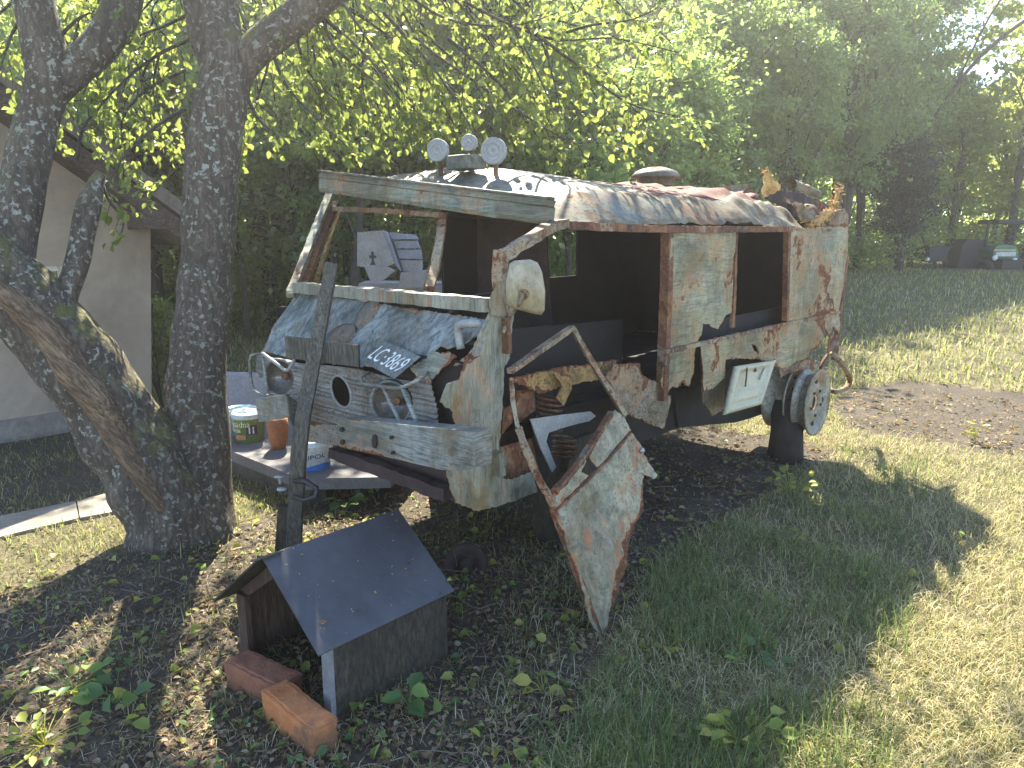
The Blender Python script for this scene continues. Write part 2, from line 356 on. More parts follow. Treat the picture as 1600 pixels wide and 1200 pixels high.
def leafmat(name, stops, trans=.45, tcol=(.55, .75, .12), rough=.45, spec=.5):
    t = NT(name); g = t.n('ShaderNodeNewGeometry'); col = t.ramp(g.outputs['Random Per Island'], stops)
    p = t.n('ShaderNodeBsdfPrincipled'); t.lk(col, p.inputs['Base Color']); p.inputs['Roughness'].default_value = rough; p.inputs['Specular IOR Level'].default_value = spec
    tr = t.n('ShaderNodeBsdfTranslucent'); tc = t.mix(.55, col, tcol); t.lk(tc, tr.inputs[0])
    m = t.n('ShaderNodeMixShader'); m.inputs[0].default_value = trans; t.lk(p.outputs[0], m.inputs[1]); t.lk(tr.outputs[0], m.inputs[2]); t.lk(m.outputs[0], t.out.inputs[0]); return t.m
LEAFN = leafmat('orchard_leaf', [(0, (.04, .075, .02)), (.5, (.075, .12, .03)), (.85, (.13, .17, .04)), (1, (.26, .24, .07))], .5, (.56, .66, .14))
LEAFF = leafmat('forest_leaf', [(0, (.045, .085, .03)), (.5, (.08, .135, .045)), (.9, (.14, .19, .06)), (1, (.22, .24, .09))], .55, (.6, .8, .2), .3, .8)
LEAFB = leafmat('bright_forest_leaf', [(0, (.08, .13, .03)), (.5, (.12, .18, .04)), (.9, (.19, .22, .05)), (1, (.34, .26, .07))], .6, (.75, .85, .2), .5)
LEAFD = leafmat('dark_conifer_leaf', [(0, (.012, .022, .012)), (.6, (.022, .035, .018)), (1, (.04, .055, .025))], .12, (.1, .2, .08), .6)
GRASSM = leafmat('grass_blade', [(0, (.06, .1, .03)), (.4, (.13, .16, .045)), (.62, (.26, .25, .09)), (.82, (.42, .36, .19)), (1, (.56, .49, .3))], .4, (.55, .6, .2), .55, .3)
GRASSG = leafmat('green_grass_blade', [(0, (.045, .07, .025)), (.5, (.09, .125, .045)), (.85, (.13, .16, .05)), (1, (.33, .3, .15))], .4, (.4, .55, .15), .5, .3)
STRAW = leafmat('dry_grass_blade', [(0, (.14, .16, .04)), (.18, (.2, .19, .06)), (.3, (.36, .31, .14)), (.7, (.55, .47, .25)), (1, (.66, .58, .38))], .35, (.7, .62, .35), .6, .3)
LITTER = leafmat('fallen_leaf', [(0, (.045, .03, .02)), (.35, (.15, .095, .055)), (.65, (.27, .18, .1)), (.86, (.3, .25, .17)), (.95, (.32, .28, .08)), (1, (.13, .2, .05))], .25, (.5, .35, .12), .7, .3)
PLANTM = leafmat('weed_leaf', [(0, (.04, .1, .03)), (.6, (.08, .16, .05)), (1, (.2, .28, .06))], .45, (.45, .65, .15), .5)
YPLANT = leafmat('yellow_weed_leaf', [(0, (.12, .2, .04)), (.5, (.3, .34, .06)), (1, (.5, .42, .1))], .5, (.75, .75, .2), .5)

# ------------------------------------------------------------------ terrain
def gz(x, y):
    h = .2 * sm(6.5, 17, y) + .12 * sm(2, 8, x) * sm(5, 9, y)
    h += .2 * sm(1.5, 7, x) * sm(6.2, 10.5, y)
    h += .02 * noise.noise(Vector((x * .9, y * .9, 0))) + .012 * noise.noise(Vector((x * 3, y * 3, 5)))
    return h * (1 if y > 0 else 1)
def z2(p): return Vector((p[0], p[1], gz(p[0], p[1])))
# zones given as plan polygons
def gp(*pp): return [tuple(G(a, b)[:2]) for a, b in pp]
Z_TRACK = gp((1290, 640), (1330, 612), (1420, 606), (1750, 640), (1750, 735), (1500, 700), (1330, 672))
Z_PATH = gp((-160, 850), (0, 812), (120, 786), (225, 760), (345, 742), (345, 768), (222, 797), (125, 816), (0, 842), (-160, 885))
Z_HOUSE = gp((-300, 640), (235, 640), (330, 700), (330, 740), (225, 757), (120, 783), (0, 808), (-300, 860))
Z_LITTER = gp((-300, 960), (0, 925), (180, 865), (300, 840), (520, 780), (860, 760), (1010, 830), (1020, 900), (960, 1010), (900, 1120), (800, 1300), (-400, 1300))
def pip(p, poly): return inside((p[0], p[1]), poly)
def zone(x, y):
    if pip((x, y), Z_PATH): return 'path'
    if pip((x, y), Z_TRACK): return 'track'
    if pip((x, y), Z_HOUSE): return 'house'
    if pip((x, y), Z_LITTER): return 'litter'
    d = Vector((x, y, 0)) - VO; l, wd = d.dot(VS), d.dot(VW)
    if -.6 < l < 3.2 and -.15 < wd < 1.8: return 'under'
    return 'grass'
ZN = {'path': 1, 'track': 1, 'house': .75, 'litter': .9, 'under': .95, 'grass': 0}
def build_ground():
    xs = np.concatenate([np.linspace(-60, -9, 14), np.arange(-8, 8, .1), np.linspace(8.3, 60, 26)])
    ys = np.concatenate([np.linspace(-20, 0, 8), np.arange(.3, 9, .1), np.linspace(9.3, 80, 50)])
    vs = []; att = []
    for y in ys:
        for x in xs:
            vs.append((x, y, gz(x, y)))
            q = (x + .12 * noise.noise(Vector((x * 2, y * 2, 0))), y + .12 * noise.noise(Vector((x * 2, y * 2, 9))))
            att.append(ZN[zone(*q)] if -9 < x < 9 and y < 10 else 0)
    nx = len(xs); fs = [[j * nx + i, j * nx + i + 1, (j + 1) * nx + i + 1, (j + 1) * nx + i] for j in range(len(ys) - 1) for i in range(nx - 1)]
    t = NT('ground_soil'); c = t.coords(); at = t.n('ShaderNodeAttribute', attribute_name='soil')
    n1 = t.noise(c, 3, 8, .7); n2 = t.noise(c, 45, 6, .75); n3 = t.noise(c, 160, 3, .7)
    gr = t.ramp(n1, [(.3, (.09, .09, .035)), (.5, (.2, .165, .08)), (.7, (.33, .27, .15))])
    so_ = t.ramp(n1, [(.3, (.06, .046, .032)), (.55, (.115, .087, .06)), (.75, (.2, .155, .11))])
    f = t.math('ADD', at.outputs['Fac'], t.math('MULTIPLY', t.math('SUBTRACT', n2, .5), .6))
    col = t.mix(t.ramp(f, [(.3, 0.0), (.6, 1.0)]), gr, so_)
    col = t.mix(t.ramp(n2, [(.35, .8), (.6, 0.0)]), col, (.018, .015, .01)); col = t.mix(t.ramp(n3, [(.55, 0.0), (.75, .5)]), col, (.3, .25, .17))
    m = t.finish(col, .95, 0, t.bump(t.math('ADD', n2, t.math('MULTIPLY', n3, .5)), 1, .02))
    o = mesh('ground', vs, fs, m, smooth=True); a = o.data.attributes.new('soil', 'FLOAT', 'POINT'); a.data.foreach_set('value', att)
    tag(o, kind='structure')
build_ground()

# sheets of grass: numpy
def blades(name, pos, h, wd, mat, lay=.5, label=None, cat='grass'):
    n = len(pos); az = rng.uniform(0, 2 * np.pi, n); d = np.stack([np.cos(az), np.sin(az), np.zeros(n)], 1)
    s = np.stack([-np.sin(az), np.cos(az), np.zeros(n)], 1); b = np.clip(rng.normal(lay, .25, n), .05, 1.2)[:, None]
    up = np.array([[0, 0, 1.0]]); H = h[:, None]; W = wd[:, None]
    m = pos + (up * np.cos(b * .7) + d * np.sin(b * .7)) * H * .5; tp = m + (up * np.cos(b * 1.6) + d * np.sin(b * 1.6)) * H * .5
    tp[:, 2] = np.maximum(tp[:, 2], pos[:, 2] + .004)
    v = np.stack([pos - s * W * .5, pos + s * W * .5, m + s * W * .45, m - s * W * .45, tp], 1).reshape(-1, 3)
    base = np.arange(n)[:, None] * 5
    f = np.concatenate([base + np.array([[0, 1, 2, 3]]), base + np.array([[3, 2, 4]])], 1).ravel()
    me = npmesh(name, v, f, np.tile([4, 3], n)); o = link(name, me, mat); tag(o, label, cat, kind='stuff'); return o
def scatter(n, rmin, rmax, pw, a0=-44, a1=44):
    u = rng.random(n); r = (rmin ** (1 - pw) + u * (rmax ** (1 - pw) - rmin ** (1 - pw))) ** (1 / (1 - pw)); a = np.radians(rng.uniform(a0, a1, n))
    return np.stack([r * np.sin(a), r * np.cos(a)], 1)
def zfilter(xy, keep):
    out = []
    for x, y in xy:
        zn = zone(x, y) if y < 10 else 'grass'
        k = keep.get(zn, 0)
        k *= .45 + 1.1 * sm(-.3, .35, noise.noise(Vector((x * 2.2, y * 2.2, 3))) + .5 * noise.noise(Vector((x * 7, y * 7, 1))))
        if random.random() < k: out.append((x, y, gz(x, y)))
    return np.array(out)
p = zfilter(scatter(130000, 1.7, 9, .55), {'grass': 1, 'litter': .1, 'house': .35, 'track': .05, 'under': .03})
blades('grass', p, rng.uniform(.025, .095, len(p)), rng.uniform(.0016, .0034, len(p)) * (1 + .12 * p[:, 1]), GRASSM, .75, 'short patchy green grass of the yard around the wreck')
p = zfilter(scatter(118000, 1.7, 9, .5, -2, 44), {'grass': 1, 'litter': .12})
p = p[((p[:, 0] - 1.0) * 1.45 - (p[:, 1] - 2.29) * 1.44 > -.1) | (rng.random(len(p)) < .5)]  # straw thinned inside the van's shadow edge, so shade goes into the grass colour
blades('grass', p, rng.uniform(.04, .13, len(p)), rng.uniform(.0011, .0024, len(p)) * (1 + .12 * p[:, 1]), STRAW, 1.0, 'dry straw coloured cut grass lying on the lawn')
p = zfilter(scatter(17000, 2.0, 6, .5, -5, 30), {'grass': 1, 'litter': .1})
p = p[[noise.noise(Vector((a * 1.7, b * 1.7, 8))) > -.02 for a, b, _ in p]]
blades('grass', p, rng.uniform(.08, .17, len(p)), rng.uniform(.003, .005, len(p)), GRASSG, .55, 'longer green grass tufts beside the fallen door')
p = scatter(60000, 7, 24, .6, -35, 44); p = np.array([(a, b, gz(a, b)) for a, b in p if zone(a, b) in ('grass',)])
blades('grass', p, rng.uniform(.05, .15, len(p)) * (1 + .005 * p[:, 1]), rng.uniform(.006, .012, len(p)) * (1 + .05 * p[:, 1]), GRASSM, .6, 'taller meadow grass on the bank below the trees')

def leaves_mesh(name, pos, dirv, nrm, size, wr=.6, fold=.15, simple=False):
    n = len(pos); d = dirv / np.linalg.norm(dirv, axis=1, keepdims=True)
    s = np.cross(nrm, d); s /= np.linalg.norm(s, axis=1, keepdims=True) + 1e-9; k = np.cross(d, s)
    L = size[:, None]; W = L * wr * .5
    if simple:
        v = np.stack([pos, pos + d * L * .45 + s * W + k * W * fold, pos + d * L, pos + d * L * .45 - s * W + k * W * fold], 1).reshape(-1, 3)
        f = (np.arange(n)[:, None] * 4 + np.array([[0, 1, 2, 3]])).ravel(); return npmesh(name, v, f, np.full(n, 4))
    b = k * W * fold
    v = np.stack([pos, pos + d * L * .25 + s * W * .85 + b, pos + d * L * .62 + s * W * .9 + b, pos + d * L - k * L * .12, pos + d * L * .62 - s * W * .9 + b, pos + d * L * .25 - s * W * .85 + b], 1).reshape(-1, 3)
    base = np.arange(n)[:, None] * 6
    f = np.concatenate([base + np.array([[0, 1, 2, 3]]), base + np.array([[0, 3, 4, 5]])], 1).ravel()
    return npmesh(name, v, f, np.full(2 * n, 4))
def rv(n, s=1.0): return rng.normal(0, s, (n, 3))
p = zfilter(scatter(26000, 1.7, 6.5, .5), {'litter': 1, 'track': .4, 'under': .3, 'house': .2})
blades('dry_grass', p, rng.uniform(.02, .07, len(p)), rng.uniform(.0012, .0026, len(p)), STRAW, 1.05, 'broken dry stalks lying over the bare soil by the kennel')
def litter(n, keep, smin, smax, mat, label, cat, name, tilt=.35, zoff=.004, wr=.65, a=(-44, 44), rm=8.5, pw=.6):
    p = zfilter(scatter(n, 1.7, rm, pw, *a), keep); m = len(p); p[:, 2] += rng.uniform(zoff, zoff + .02, m)
    az = rng.uniform(0, 6.28, m); d = np.stack([np.cos(az), np.sin(az), rng.uniform(-.2, tilt, m)], 1)
    nr = np.array([[0, 0, 1.0]]) + rv(m, tilt)
    o = link(name, leaves_mesh(name, p, d, nr, rng.uniform(smin, smax, m), wr, .5), mat); tag(o, label, cat, kind='stuff')
litter(42000, {'litter': 1, 'under': .7, 'grass': .12, 'track': .5, 'house': .15}, .008, .034, LITTER, 'brown and yellow fallen leaves on the bare soil', 'fallen leaves', 'fallen_leaves')
litter(3600, {'litter': .6, 'grass': .1, 'under': .15}, .012, .042, PLANTM, 'low broad leaved green weeds between the leaf litter', 'weeds', 'ground_cover', .5, .012, .8)
litter(5200, {'track': 1, 'under': 1}, .02, .055, LITTER, 'dry brown leaves scattered over the dirt track and beneath the van', 'fallen leaves', 'fallen_leaves', .4, .004, .65, (0, 44), 8.5, .1)
litter(2500, {'track': 1, 'under': 1}, .01, .03, STRAW, 'pale straw bits on the dirt track', 'straw', 'straw_bits', .4, .004, .25, (0, 44), 8.5, .1)
litter(520, {'litter': 1, 'grass': .35, 'under': .4}, .03, .062, YPLANT, 'larger yellow and pale green leaves fallen on soil and grass', 'fallen leaves', 'fallen_leaves', .5, .012, .8, (-44, 30), 5, .5)
# twigs
def twigs():
    p = zfilter(scatter(1700, 1.7, 6, .5, -44, 20), {'litter': 1, 'under': .6, 'grass': .12}); mb = MB()
    for x, y, z in p:
        a = random.uniform(0, 6.28); L = random.uniform(.04, .22); d = Vector((math.cos(a), math.sin(a), random.uniform(-.02, .15))); q = Vector((x, y, z + .01))
        pts = [q + d * L * k / 3 + Vector([random.uniform(-.008, .008) for _ in range(3)]) for k in range(4)]
        mb.tube(pts, [.0022, .002, .0017, .001], 3, cap=False)
    tag(mb.build('twigs', plain('dry_twig', (.24, .19, .13), .9)), 'thin dry twigs scattered over the soil', 'twigs', kind='stuff')
twigs()

# ------------------------------------------------------------------ forest
def crown_pts(n, rad, nclump, spread, seed, low=-1.0, shell=.6):
    r = np.random.default_rng(seed); c = r.normal(0, 1, (nclump, 3)); c /= np.linalg.norm(c, axis=1, keepdims=True)
    c *= (shell + (1 - shell) * r.random((nclump, 1))) * r.uniform(.55, 1.05, (nclump, 1)); c *= np.array(rad)
    w_ = r.uniform(.3, 1.6, nclump); w_ /= w_.sum(); k = r.choice(nclump, n, p=w_)
    q = c[k] + r.normal(0, 1, (n, 3)) * spread * np.array([1, 1, .55]) * r.uniform(.5, 1.2, (nclump, 1))[k]
    return c, q
def fmesh(seed, rad, n, nclump, spread, ls, name='crown'):
    c, q = crown_pts(n, rad, nclump, spread, seed); d = rv(len(q)); d[:, 2] -= .5; nr = rv(len(q)); nr[:, 2] += .6
    return c, leaves_mesh(name, q, d, nr, rng.uniform(ls * .6, ls * 1.3, len(q)), .62, .3, True)
def tree_proto(seed, H, rad, n, nclump, spread, ls, mat, tr=.07, bare=.25, name='forest_tree'):
    """returns (trunk mesh, crown mesh) around a base at the origin"""
    rr = random.Random(seed); c, me = fmesh(seed, rad, n, nclump, spread, ls); zc = H - rad[2] * .95
    me.transform(Matrix.Translation((0, 0, zc))); me.materials.append(mat)
    tb = MB(); top = [Vector((0, 0, -.2))]
    for k in range(1, 7): top.append(Vector((rr.uniform(-.12, .12) * k * .5, rr.uniform(-.12, .12) * k * .5, H * .93 * k / 6)))
    tp = resample(top, .4); tb.tube(tp, lerp_list([tr * 1.5, tr * 1.1, tr * .9, tr * .6, tr * .2], len(tp)), 7)
    for i in range(min(16, len(c))):
        e = Vector(c[i]) + Vector((0, 0, zc)); s = tp[min(len(tp) - 1, max(1, int(len(tp) * (e.z - rad[2] * .35) / H)))]
        tb.tube(resample([s, s.lerp(e, .5) + Vector((0, 0, .15)), e], .5), [tr * .35] * 1 + lerp_list([tr * .3, tr * .06], len(resample([s, s.lerp(e, .5) + Vector((0, 0, .15)), e], .5)) - 1), 4, cap=False)
    tm = bpy.data.meshes.new('trunk'); tm.from_pydata([tuple(v) for v in tb.v], [], tb.f); tm.materials.append(BARKF); tm.shade_smooth()
    return tm, me
def place(proto, loc, rz, scl, label, cat, group, name='forest_tree'):
    r = thing(name, loc, label, cat, group); r.rotation_euler.z = rz; r.scale = scl
    for nm, me in zip(('trunk', 'crown'), proto):
        o = bpy.data.objects.new(nm, me); sc.collection.objects.link(o); o.parent = r
protos = [tree_proto(11 + i, 8, (1.5 + .2 * (i % 3), 1.5, 3.6), 9500, 80, .24, .12, LEAFF, .07 + .01 * i) for i in range(4)]
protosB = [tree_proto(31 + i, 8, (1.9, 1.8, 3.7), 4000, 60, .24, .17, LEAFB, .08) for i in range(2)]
def edge_y(x): return min(12.0 + max(0, x - 1.0) * 1.0, 23.8)
k = 0
for row in range(5):
    x = -11 + row * .7 - row
    while x < 27 + row * 2:
        y = edge_y(x) + row * 2.1 + random.uniform(-.6, .6); xx = x + random.uniform(-.4, .4)
        pxx = 800 + F * xx / y
        if row > 2 and pxx > 1150: x += 1.75; continue
        if -450 < pxx < 2250:
            h = (.72 if xx < 1 else .6) * (y - 4.8) * random.uniform(.88, 1.08); h = min(h, 13)
            if -4.5 < xx < -.2 and row < 2: h = .93 * (y - 4.2)
            if pxx > 1150: h = .52 * (y - 4.8) * random.uniform(.95, 1.1)
            if 1400 < pxx < 1560: h = (1.25 + .215 * y) * random.uniform(.9, 1.02)
            s = h / 8; sxy = max(s, .9) * random.uniform(.9, 1.1)
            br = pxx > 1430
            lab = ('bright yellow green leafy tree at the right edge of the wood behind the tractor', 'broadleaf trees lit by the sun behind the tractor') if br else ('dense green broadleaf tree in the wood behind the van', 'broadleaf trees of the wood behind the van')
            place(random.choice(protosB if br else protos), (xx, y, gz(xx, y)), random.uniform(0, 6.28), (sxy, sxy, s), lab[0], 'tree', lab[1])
            k += 1
        x += 1.75 + row * .1
# slender saplings at the wood's edge
sap = [tree_proto(51 + i, 6, (.8, .8, 2.6), 3500, 30, .28, .12, LEAFF, .035) for i in range(3)]
for i in range(26):
    x = random.uniform(-8, 3); y = edge_y(x) - random.uniform(.1, 1.6)
    if x < -3.4 and y < 9: continue
    s = random.uniform(.75, .95)
    place(random.choice(sap), (x, y, gz(x, y)), random.uniform(0, 6.28), (1, 1, s * .93), 'slender sapling with a thin straight stem at the edge of the wood', 'sapling', 'saplings along the edge of the wood', 'sapling')
# dark conifer
pc = tree_proto(71, 3.9, (.85, .85, 1.75), 16000, 60, .17, .07, LEAFD, .09)
q = G(1392, 412, .45); place(pc, (10.4, 20.5, gz(10.4, 20.5)), 0, (1.1, 1.1, 1.0), 'dark blackish green conifer bush standing before the bright trees', 'conifer', None, 'conifer')
po = tree_proto(91, 4.6, (1.25, 1.15, 1.2), 13000, 70, .2, .065, LEAFB, .06)  # added tree, placed so its crown shades the concrete platform
place(po, (-1.95, 9.4, gz(-1.95, 9.4)), .4, (1, 1, 1), 'middle sized broadleaf tree added to shade the platform, between the stone monument and the wood', 'tree', None, 'added_shade_tree')
# undergrowth
def undergrowth():
    n = 60000; x = rng.uniform(-11, 16, n); y = np.array([edge_y(a) for a in x]) + rng.uniform(-1.1, 2.8, n)
    top = np.array([.5 + 1.4 * (noise.noise(Vector((a * .8, b * .5, 2))) + .45) for a, b in zip(x, y)])
    z = np.array([gz(a, b) for a, b in zip(x, y)]) + np.clip(top, .15, 2.2) * rng.random(n) ** .7
    q = np.stack([x, y, z], 1); q = q[(np.abs(x * 1.0 - 9.6) > 2.1) | (y > 20)]
    d = rv(len(q)); nr = rv(len(q)); nr[:, 2] += .8
    o = link('undergrowth', leaves_mesh('undergrowth', q, d, nr, rng.uniform(.05, .14, len(q)), .6, .3, True), LEAFF)
    tag(o, 'leafy undergrowth along the foot of the wood', 'undergrowth', kind='stuff')
    m = 60000; x = rng.uniform(-22, 32, m); y = np.array([edge_y(a) for a in x]) + 12 + rng.uniform(0, 6, m); z = rng.random(m) * (5 + .25 * (y - 20))
    keep = (800 + F * x / y < 1425) | ((z < 5.5) & (800 + F * x / y > 1425)); q = np.stack([x, y, z], 1)[keep]
    o = link('far_wood', leaves_mesh('far_wood', q, rv(len(q)), rv(len(q)), rng.uniform(.2, .5, len(q)), .7, .3, True), LEAFF)
    tag(o, 'far wood closing the view behind the nearer trees', 'wood', kind='stuff')
undergrowth()
# leaning bare branch tree at the sky gap
t_ = thing('bare_tree', (13.5, 22, gz(13.5, 22)), 'bare thin tree leaning left across the gap of blue sky', 'tree'); mb = MB()
a0 = Vector((12.6, 22.4, .3)); mb.tube(resample([a0, Vector((11.2, 22, 3)), Vector((12.2, 21.5, 5.8)), Vector((14, 21.3, 7.4)), Vector((15.2, 21, 8.2))], .4), .05, 6, cap=False)
mb.tube(resample([Vector((12.0, 21.6, 5.5)), Vector((12.6, 21.4, 7.2)), Vector((13.3, 21.3, 8.3))], .4), .03, 5, cap=False)
mb.build('trunk', BARKF, t_, True)

# ------------------------------------------------------------------ house
HC = G(235, 652); HD = Vector((-.707, -.707, 0)); HN = Vector((.707, -.707, 0))
def HP(px, py, off=0.0): return onpl(px, py, HC + HN * off, HN)
house = thing('plastered_house', HC + HD * 2, 'grey plastered house gable with overhanging brown roof behind the leaning tree', 'house')
def plaster():
    t = NT('rough_plaster'); c = t.coords(); n1 = t.noise(c, 1.1, 9, .7, .6); n2 = t.noise(c, 55, 5, .7); n3 = t.noise(t.coords((3, 3, .6)), 2, 5)
    col = t.ramp(n1, [(.3, (.24, .19, .145)), (.5, (.34, .275, .215)), (.7, (.43, .36, .29))]); col = t.mix(t.ramp(n3, [(.5, 0.0), (.75, .5)]), col, (.2, .175, .15))
    return t.finish(col, .9, 0, t.bump(n2, .7, .006))
PLA = plaster(); ROOFB = woodmat('brown_roof_board', (.05, .035, .03), (.09, .065, .055), (.15, .11, .09), (3, 3, 8))
mb = MB(); back = -HN * 4
o1 = [HP(235, 645), HP(235, 352), HP(0, 182), HP(-120, 95), HP(-420, 300), HP(-420, 800)]
o1 = [Vector(p) for p in o1]; o1[0].z = -.1; o1[-1].z = -.1
mb.add(o1 + [p + back for p in o1], [[0, 1, 2, 3, 4, 5]] + [[i, i + 6, (i + 1) % 6 + 6, (i + 1) % 6] for i in range(6)] + [[6 + i for i in (5, 4, 3, 2, 1, 0)]])
mb.build('wall', PLA, house)
pl = MB(); a = HC + HN * .03; zt = HP(235, 622).z
pl.box(HC + HD * 3 + HN * .012 + Vector((0, 0, zt / 2 - .05)), HD, HN, Vector((0, 0, 1)), (3.01, .012, zt / 2 + .05)); pl.build('plinth', plain('damp_plinth', (.27, .24, .215), .9, var=.3, scale=3, bump=.5), house)
# roof slab: verge strip extruded back
rt = [HP(300, 385, .35), HP(300, 352, .35), HP(60, 172, .35), HP(-60, 82, .35), HP(-60, 112, .35), HP(0, 158, .35)]
rb = [HP(300, 385, .35), HP(300, 356, .35), HP(-60, 88, .35), HP(-60, 128, .35)]
mb = MB(); mb.add(rb + [p - HN * 5 for p in rb], [[0, 1, 2, 3], [1, 5, 6, 2], [3, 2, 6, 7], [0, 3, 7, 4], [0, 4, 5, 1], [4, 7, 6, 5]]); rf = mb.build('roof', ROOFB, house)
vb = [HP(300, 350, .37), HP(300, 326, .37), HP(-60, 55, .37), HP(-60, 82, .37)]
mb = MB(); mb.add([p for p in vb] + [p - HN * 5.05 for p in vb], [[0, 1, 2, 3], [1, 5, 6, 2], [3, 2, 6, 7], [0, 3, 7, 4], [0, 4, 5, 1], [4, 7, 6, 5]]); mb.build('roof_tiles', plain('grey_brown_tiles', (.16, .13, .12), .8, var=.3, scale=6, bump=.8, bd=.02), rf)
mb = MB(); cpt = HP(228, 345, .18); mb.box(cpt, HN, HD, Vector((0, 0, 1)), (.2, .09, .07)); mb.build('purlin', ROOFB, rf, bevel=.006)
wf = MB(); wc = HP(77, 441, .02)
for (dx, dz, hx, hz) in ((0, .105, .085, .018), (0, -.105, .085, .018), (-.085, 0, .018, .123), (.085, 0, .018, .123)):
    wf.box(wc + HD * dx + Vector((0, 0, dz)), HD, HN, Vector((0, 0, 1)), (hx, .02, hz))
wn = wf.build('window', plain('cream_window_frame', (.6, .56, .44), .5, var=.1), house)
mb = MB(); mb.box(wc - HN * .012, HD, HN, Vector((0, 0, 1)), (.07, .004, .09)); mb.build('pane', plain('window_glass', (.2, .2, .17), .15, var=.2), wn)

# path slabs
def slab(name, pp, th, mat, z=0.03, parent=None, wr=.004):
    return panel(name, [G(a, b, z) for a, b in pp], mat, parent, th, wr=wr, res=.12)
CONC = plain('old_concrete', (.29, .255, .2), .85, var=.2, scale=4, bump=.5, bd=.006)
pth = slab('path', ((-160, 840), (0, 806), (118, 782), (123, 809), (0, 838), (-160, 878)), .03, CONC, .018); tag(pth, kind='structure')
pth = slab('path', ((120, 781.5), (222, 757), (352, 735), (352, 765), (222, 790), (125, 808.5)), .03, CONC, .018); tag(pth, kind='structure')

# ------------------------------------------------------------------ big tree at left
def pp(lst, d0, d1=None):
    n = len(lst); d1 = d0 if d1 is None else d1
    return [P(x, y, d0 + (d1 - d0) * i / max(1, n - 1)) for i, (x, y) in enumerate(lst)]
TB = G(292, 838); tree = thing('orchard_tree', TB, 'old lichen covered tree with two trunks, one leaning left and split open', 'tree')
def limb(name, pts, rad, seg=20, nz=.12, mat=BARK, parent=tree, step=.05):
    q = resample(pts, step); return MB().tube(q, lerp_list(rad, len(q)), seg, nz=nz, nzs=5).build(name, mat, parent, True)
d0 = 4.15
limb('trunk', [P(300, 872, d0), P(300, 830, d0), P(303, 770, d0 + .03), P(307, 700, d0 + .06), P(306, 600, d0 + .08), P(318, 480, d0 + .1), P(325, 380, d0 + .1), P(330, 280, d0 + .1), P(340, 190, d0 + .1), P(352, 110, d0 + .1), P(335, 40, d0 + .1), P(318, -60, d0 + .1), P(300, -260, d0), P(330, -600, d0 + .2), P(300, -900, d0)], [.25, .19, .155, .145, .14, .142, .14, .142, .145, .15, .13, .12, .09, .06, .02], 28)
limb('trunk', [P(278, 880, d0), P(272, 815, d0 - .05), P(240, 750, d0 - .1), P(185, 660, d0 - .2), P(130, 580, d0 - .28), P(70, 505, d0 - .35), P(15, 445, d0 - .42), P(-60, 390, d0 - .5), P(-200, 300, d0 - .6), P(-400, 100, d0 - .6), P(-520, -150, d0 - .5)], [.27, .235, .21, .195, .175, .155, .15, .15, .12, .08, .02], 28, .16)
limb('split_wood', [P(255, 800, d0 - .28), P(205, 712, d0 - .33), P(150, 625, d0 - .40), P(95, 548, d0 - .46), P(30, 478, d0 - .53), P(-30, 430, d0 - .6)], [.03, .06, .075, .08, .07, .03], 12, .4, SPLIT)
limb('limb', [P(18, 460, d0 - .4), P(14, 390, d0 - .38), P(36, 285, d0 - .35), P(58, 190, d0 - .3), P(75, 120, d0 - .3), P(60, 40, d0 - .3), P(40, -60, d0 - .3), P(20, -300, d0 - .3), P(60, -520, d0)], [.12, .11, .1, .1, .11, .09, .07, .05, .015], 20)
limb('limb', [P(60, 170, d0 - .3), P(110, 115, d0 - .25), P(165, 60, d0 - .2), P(195, -10, d0 - .15), P(215, -90, d0 - .1), P(240, -330, d0), P(220, -560, d0 + .1)], [.07, .1, .085, .08, .06, .045, .015], 18)
limb('limb', [P(95, 480, d0 - .32), P(118, 420, d0 - .3), P(132, 350, d0 - .28), P(150, 285, d0 - .25), P(158, 270, d0 - .25)], [.07, .055, .055, .06, .03], 14, .2)
limb('limb', [P(355, 150, d0 + .1), P(385, 95, d0 + .1), P(430, 55, d0 + .12), P(500, 0, d0 + .15), P(600, -80, d0 + .2), P(740, -170, d0 + .2), P(860, -330, d0 + .3), P(900, -480, d0 + .4)], [.08, .1, .088, .08, .07, .05, .035, .012], 18)
# twigs and leaves
LP, LD = [], []
TW = MB()
def grow(pts, r0, sub=7, sl=.3, leafy=1.0, r1=.003):
    q = resample(pts, .06); TW.tube(q, lerp_list([r0, r1], len(q)), 5, cap=False); n = len(q)
    for i in range(2, n):
        if random.random() < .9 * leafy * min(1, .35 + i / n):
            t = (q[i] - q[i - 1]).normalized(); d = (t + Vector([random.gauss(0, .8) for _ in range(3)]) + Vector((0, 0, -.25))).normalized()
            L = sl * random.uniform(.3, 1.0); e = [q[i] + d * L * k / 4 + Vector((0, 0, -.04 * (k / 4) ** 2)) + Vector([random.gauss(0, .01) for _ in range(3)]) for k in range(5)]
            TW.tube(e, [.003, .0026, .0022, .0018, .001], 3, cap=False)
            for j in range(1, 5):
                for _ in range(random.randint(1, 3)):
                    LP.append(e[j] + Vector([random.gauss(0, .015) for _ in range(3)]))
                    LD.append((d * .6 + Vector([random.gauss(0, .7) for _ in range(3)]) + Vector((0, 0, -.7))))
D = 4.3
